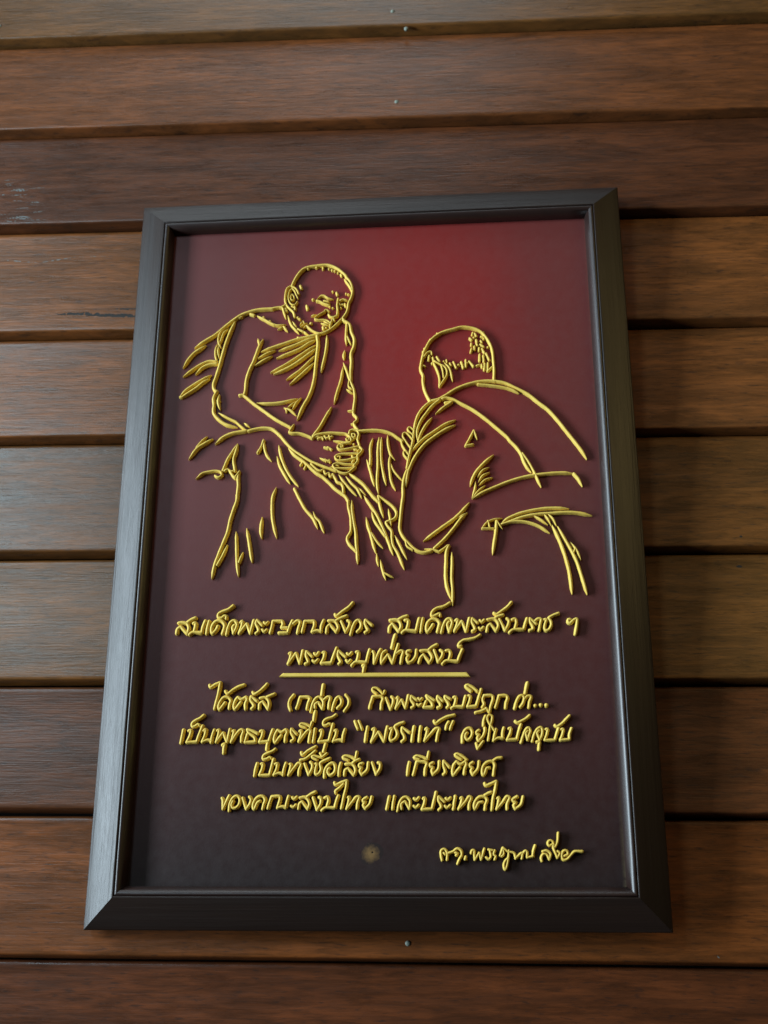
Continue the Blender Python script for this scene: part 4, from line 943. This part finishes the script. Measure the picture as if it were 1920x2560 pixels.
def plank_at(z):
    for i in range(len(SEAM_Z) - 1):
        if SEAM_Z[i] >= z > SEAM_Z[i + 1]:
            return planks[i]
    return planks[-1]


def face_y(x, z):
    hit = BVHTree.FromObject(plank_at(z), DEPS).ray_cast(Vector((x, -0.5, z)), Vector((0, 1, 0)))
    return hit[0].y if hit[0] else 0.0


def nail(x, z, r=0.0019):
    bm = bmesh.new()
    fy = face_y(x, z)
    rings = []
    for rr, y in ((r, 0.0015), (r, -0.0002), (r * 0.75, -0.0006), (r * 0.3, -0.0008)):
        rings.append([bm.verts.new((x + rr * math.cos(a * math.pi / 6), y + fy, z + rr * math.sin(a * math.pi / 6))) for a in range(12)])
    for a, b in zip(rings, rings[1:]):
        for j in range(12):
            bm.faces.new((a[j], a[(j + 1) % 12], b[(j + 1) % 12], b[j]))
    bm.faces.new(rings[-1])
    bm.faces.new(rings[0])
    return mesh_obj('nail', bm, M_NAIL, plank_at(z))


def sliver(name, x0, z0, x1, z1, w, mat, seed, lift=0.00008, gaps=0.0):
    """thin ragged sliver lying on a plank face"""
    r = random.Random(seed)
    n = max(8, int(abs(x1 - x0) / 0.0012))
    bm = bmesh.new()
    top, bot = [], []
    drift = 0
    bvh = BVHTree.FromObject(plank_at(z0), DEPS)
    for i in range(n + 1):
        s = i / n
        x = x0 + (x1 - x0) * s
        drift = drift * 0.8 + r.uniform(-1, 1) * w * 0.12
        z = z0 + (z1 - z0) * s + drift
        hw = w * 0.5 * max(0.04, math.sin(math.pi * min(1, max(0, s))) ** 0.6) * r.uniform(0.45, 1.15)
        hit = bvh.ray_cast(Vector((x, -0.5, z)), Vector((0, 1, 0)))[0]
        y = (hit.y if hit else 0.0) - lift
        top.append(bm.verts.new((x, y, z + hw)))
        bot.append(bm.verts.new((x, y, z - hw)))
    for i in range(n):
        if r.random() < gaps:
            continue
        bm.faces.new((top[i], top[i + 1], bot[i + 1], bot[i]))
    return mesh_obj(name, bm, mat, plank_at(z0), smooth=False)


for x, z in NAILS:
    nail(x, z)
for k, (nm, x0, z0, x1, z1, w, mat, g) in enumerate(SLIVERS):
    sliver(nm, x0, z0, x1, z1, w, {'crack': M_CRACK, 'scuff_sheen': M_SCUFF_SHEEN, 'pit': M_CRACK}[nm], 50 + k, gaps=g)

# ------------------------------------------------------------------ plaque
plaque = bpy.data.objects.new('plaque', None)
COL.objects.link(plaque)
U, V, N, ORG = Vector(PU), Vector(PV), Vector(PN), Vector(PO)
base = ORG - V * HH
plaque.matrix_world = Matrix(((U.x, -N.x, V.x, base.x), (U.y, -N.y, V.y, base.y), (U.z, -N.z, V.z, base.z), (0, 0, 0, 1)))
plaque['label'] = 'dark framed maroon plaque with raised gold monks and Thai lettering on plank wall'
plaque['category'] = 'plaque'


def P(a, b, d):
    """plaque millimetres (right, up from centre, height off the panel) to local metres"""
    return Vector((a * 0.001, -d * 0.001, b * 0.001 + HH))


WM, HM = PW * 500.0, HH * 1000.0
BACKD = -6.3
RAIL = [(0.0, BACKD), (0.0, -0.5), (0.25, 0.25), (0.9, 0.75), (7.5, 3.75), (14.5, 6.85), (21.3, 9.75), (21.9, 9.95), (22.5, 9.85), (22.9, 9.5), (23.1, 9.0), (23.1, BACKD)]
BEAD = [(23.2, BACKD), (23.2, 9.0), (23.55, 9.75), (24.3, 10.1), (25.3, 9.85), (26.4, 9.05), (27.6, 7.5), (28.6, 5.8), (29.3, 3.7), (29.65, 1.6), (29.7, 0.02), (29.7, BACKD)]


def rail(name, side, prof, mat, parent, nseg, seed):
    """mitred length of moulding along one side of the frame"""
    r = random.Random(seed)
    bm = bmesh.new()
    rows = []
    wob = smooth_noise(seed, nseg, 0.12)
    for i in range(nseg + 1):
        s = -1 + 2 * i / nseg
        row = []
        for t, d in prof:
            tt = t
            if side in 'tb':
                half = WM - tt - 0.05
                sg = 1 if side == 't' else -1
                row.append(bm.verts.new(P(s * half, sg * (HM - tt), d + (wob[i] if 0.5 < d < 9 else 0))))
            else:
                half = HM - tt - 0.05
                sg = 1 if side == 'r' else -1
                row.append(bm.verts.new(P(sg * (WM - tt), s * half, d + (wob[i] if 0.5 < d < 9 else 0))))
        rows.append(row)
    n = len(prof)
    for a, b in zip(rows, rows[1:]):
        for j in range(n):
            bm.faces.new((a[j], a[(j + 1) % n], b[(j + 1) % n], b[j]))
    bm.faces.new(rows[0])
    bm.faces.new(rows[-1])
    o = mesh_obj(name, bm, mat, parent)
    sharp_by_angle(o, 55)
    return o


for k, sd in enumerate('tblr'):
    fr = rail('frame_rail', sd, RAIL, M_FH if sd in 'tb' else M_FV, plaque, 24, 20 + k)
    rail('inner_bead', sd, BEAD, M_BEAD, fr, 24, 40 + k)

# panel board
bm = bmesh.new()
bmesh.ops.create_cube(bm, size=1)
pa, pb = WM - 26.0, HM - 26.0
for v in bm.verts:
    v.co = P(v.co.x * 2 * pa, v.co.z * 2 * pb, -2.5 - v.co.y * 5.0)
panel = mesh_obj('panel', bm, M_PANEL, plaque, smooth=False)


# ------------------------------------------------------------------ raised gold strokes
def catmull(pts, step):
    if len(pts) < 3:
        (x0, y0), (x1, y1) = pts[0], pts[-1]
        n = max(2, int(math.hypot(x1 - x0, y1 - y0) / step))
        return [(x0 + (x1 - x0) * i / n, y0 + (y1 - y0) * i / n) for i in range(n + 1)]
    p = [(2 * pts[0][0] - pts[1][0], 2 * pts[0][1] - pts[1][1])] + list(pts) + [(2 * pts[-1][0] - pts[-2][0], 2 * pts[-1][1] - pts[-2][1])]
    out = []
    for i in range(1, len(p) - 2):
        a, b, c, d = p[i - 1], p[i], p[i + 1], p[i + 2]
        t0 = 0.0
        t1 = t0 + max(1e-4, math.dist(a, b)) ** 0.5
        t2 = t1 + max(1e-4, math.dist(b, c)) ** 0.5
        t3 = t2 + max(1e-4, math.dist(c, d)) ** 0.5
        n = max(2, int(math.dist(b, c) / step))
        for k in range(n):
            t = t1 + (t2 - t1) * k / n
            q = []
            for ax in (0, 1):
                a1 = (t1 - t) / (t1 - t0) * a[ax] + (t - t0) / (t1 - t0) * b[ax]
                a2 = (t2 - t) / (t2 - t1) * b[ax] + (t - t1) / (t2 - t1) * c[ax]
                a3 = (t3 - t) / (t3 - t2) * c[ax] + (t - t2) / (t3 - t2) * d[ax]
                b1 = (t2 - t) / (t2 - t0) * a1 + (t - t0) / (t2 - t0) * a2
                b2 = (t3 - t) / (t3 - t1) * a2 + (t - t1) / (t3 - t1) * a3
                q.append((t2 - t) / (t2 - t1) * b1 + (t - t1) / (t2 - t1) * b2)
            out.append(tuple(q))
    out.append(tuple(pts[-1]))
    return out


DOME = [(-1.06, 0.0), (-1.0, 0.38), (-0.84, 0.66), (-0.48, 0.92), (0.0, 1.0), (0.48, 0.92), (0.84, 0.66), (1.0, 0.38), (1.06, 0.0)]


def sweep(bm, pts, w, taper, h, seed, step=0.9):
    """rounded ridge swept along a path; taper: s/e/b/n = pointed start/end/both/none"""
    r = random.Random(seed)
    if len(pts) == 1:
        (x, y) = pts[0]
        e = w * 0.06
        pts = [(x - e, y), (x + e, y)]
    path = catmull(pts, step)
    L = [0.0]
    for a, b in zip(path, path[1:]):
        L.append(L[-1] + math.dist(a, b))
    tot = L[-1]
    hw0 = w * 0.5
    ph, fq = r.uniform(0, 6.28), r.uniform(0.5, 0.9)
    samples = []
    tl = min(tot * 0.48, w * 2.6)
    for (x, y), s in zip(path, L):
        k = 1.0 + 0.05 * math.sin(ph + s * fq) + 0.03 * math.sin(2 * ph + s * fq * 2.7)
        hh = 1.0
        if taper in 'sb' and s < tl:
            q = s / tl
            k *= 0.22 + 0.78 * math.sin(q * math.pi / 2)
            hh *= 0.72 + 0.28 * q
        if taper in 'eb' and tot - s < tl:
            q = (tot - s) / tl
            k *= 0.22 + 0.78 * math.sin(q * math.pi / 2)
            hh *= 0.72 + 0.28 * q
        samples.append([x, y, hw0 * k, h * hh])
    # rounded ends
    def cap(p, q):
        dx, dy = p[0] - q[0], p[1] - q[1]
        d = math.hypot(dx, dy) or 1
        dx, dy = dx / d, dy / d
        res = []
        for a in (0.45, 0.75, 0.93):
            res.append([p[0] + dx * p[2] * a * 0.85, p[1] + dy * p[2] * a * 0.85, p[2] * math.sqrt(1 - a * a), p[3] * (1 - 0.35 * a * a)])
        return res
    c0, c1 = cap(samples[0], samples[1]), cap(samples[-1], samples[-2])
    samples = c0[::-1] + samples + c1
    rows = []
    n = len(samples)
    for i, (x, y, hw, hh) in enumerate(samples):
        a, b = samples[max(0, i - 1)], samples[min(n - 1, i + 1)]
        dx, dy = b[0] - a[0], b[1] - a[1]
        d = math.hypot(dx, dy) or 1
        nx, ny = -dy / d, dx / d
        rows.append([bm.verts.new(P(x + nx * hw * f, y + ny * hw * f, hh * g - 0.05)) for f, g in DOME])
    for a, b in zip(rows, rows[1:]):
        for j in range(len(DOME) - 1):
            bm.faces.new((a[j], a[j + 1], b[j + 1], b[j]))
    bm.faces.new(rows[0])
    bm.faces.new(rows[-1])


for k, (kind, w, pts) in enumerate(LINES):
    bm = bmesh.new()
    if kind == 'd':
        sweep(bm, pts, w, 'n', 3.0, k, 0.6)
        mesh_obj('raised_dot', bm, M_GOLD, panel)
    else:
        sweep(bm, pts, w * 0.92, kind, 3.8, k, 1.1)
        mesh_obj('raised_line', bm, M_GOLD, panel)
for k, (w, strokes) in enumerate(LETTERS):
    bm = bmesh.new()
    for q, s in enumerate(strokes):
        sweep(bm, s, w * 1.08, 'n', 3.8 + 0.03 * q, 900 + k * 5 + q, 0.7)
    mesh_obj('letter', bm, M_GOLD, panel)

# underline bar with slanted ends
bm = bmesh.new()
(lb, lt, rt, rb) = RULE
base_r = [bm.verts.new(P(x, y, -0.05)) for x, y in (lb, lt, rt, rb)]
mid_r = [bm.verts.new(P(x, y, 2.2)) for x, y in (lb, lt, rt, rb)]
cx, cy = sum(p[0] for p in RULE) / 4, sum(p[1] for p in RULE) / 4
top_r = [bm.verts.new(P(x + (0.9 if x < cx else -0.9), cy + (y - cy) * 0.72 if False else y + (0.5 if i in (0, 3) else -0.5), 2.8)) for i, (x, y) in enumerate((lb, lt, rt, rb))]
for A, B in ((base_r, mid_r), (mid_r, top_r)):
    for j in range(4):
        bm.faces.new((A[j], A[(j + 1) % 4], B[(j + 1) % 4], B[j]))
bm.faces.new(top_r)
bm.faces.new(base_r)
mesh_obj('underline_bar', bm, M_GOLD, panel, smooth=False)

# filled and re-drilled screw hole low on the panel
r = random.Random(3)
bm = bmesh.new()
cx, cy = SPOT
hx, hy = cx + 0.6, cy + 0.5
rings = []
NA = 22
rag = [1 + 0.16 * math.sin(2 * j / NA * 6.2832 + 0.6) + 0.1 * math.sin(3 * j / NA * 6.2832 + 2) + r.uniform(-0.04, 0.04) for j in range(NA)]
for rad, d in ((8.0, 0.01), (5.0, 0.05), (2.4, 0.09), (1.0, 0.10), (0.62, 0.09), (0.55, 0.02)):
    row = []
    for j in range(NA):
        a = j / NA * 2 * math.pi
        q = rad * (rag[j] if rad > 2 else 1)
        f = min(1, rad / 4)
        row.append(bm.verts.new(P(hx + (cx - hx) * f + q * math.cos(a) * 0.92, hy + (cy - hy) * f + q * math.sin(a), d)))
    rings.append(row)
for A, B in zip(rings, rings[1:]):
    for j in range(NA):
        bm.faces.new((A[j], A[(j + 1) % NA], B[(j + 1) % NA], B[j]))
patch = mesh_obj('filler_patch', bm, M_PUTTY, panel)
bm = bmesh.new()
bm.faces.new([bm.verts.new(P(hx + 0.6 * math.cos(j / 12 * 6.2832), hy + 0.6 * math.sin(j / 12 * 6.2832), 0.12)) for j in range(12)])
bmesh.ops.solidify(bm, geom=bm.faces[:], thickness=0.0001)
hole = mesh_obj('screw_hole', bm, M_HOLE, panel, smooth=False)
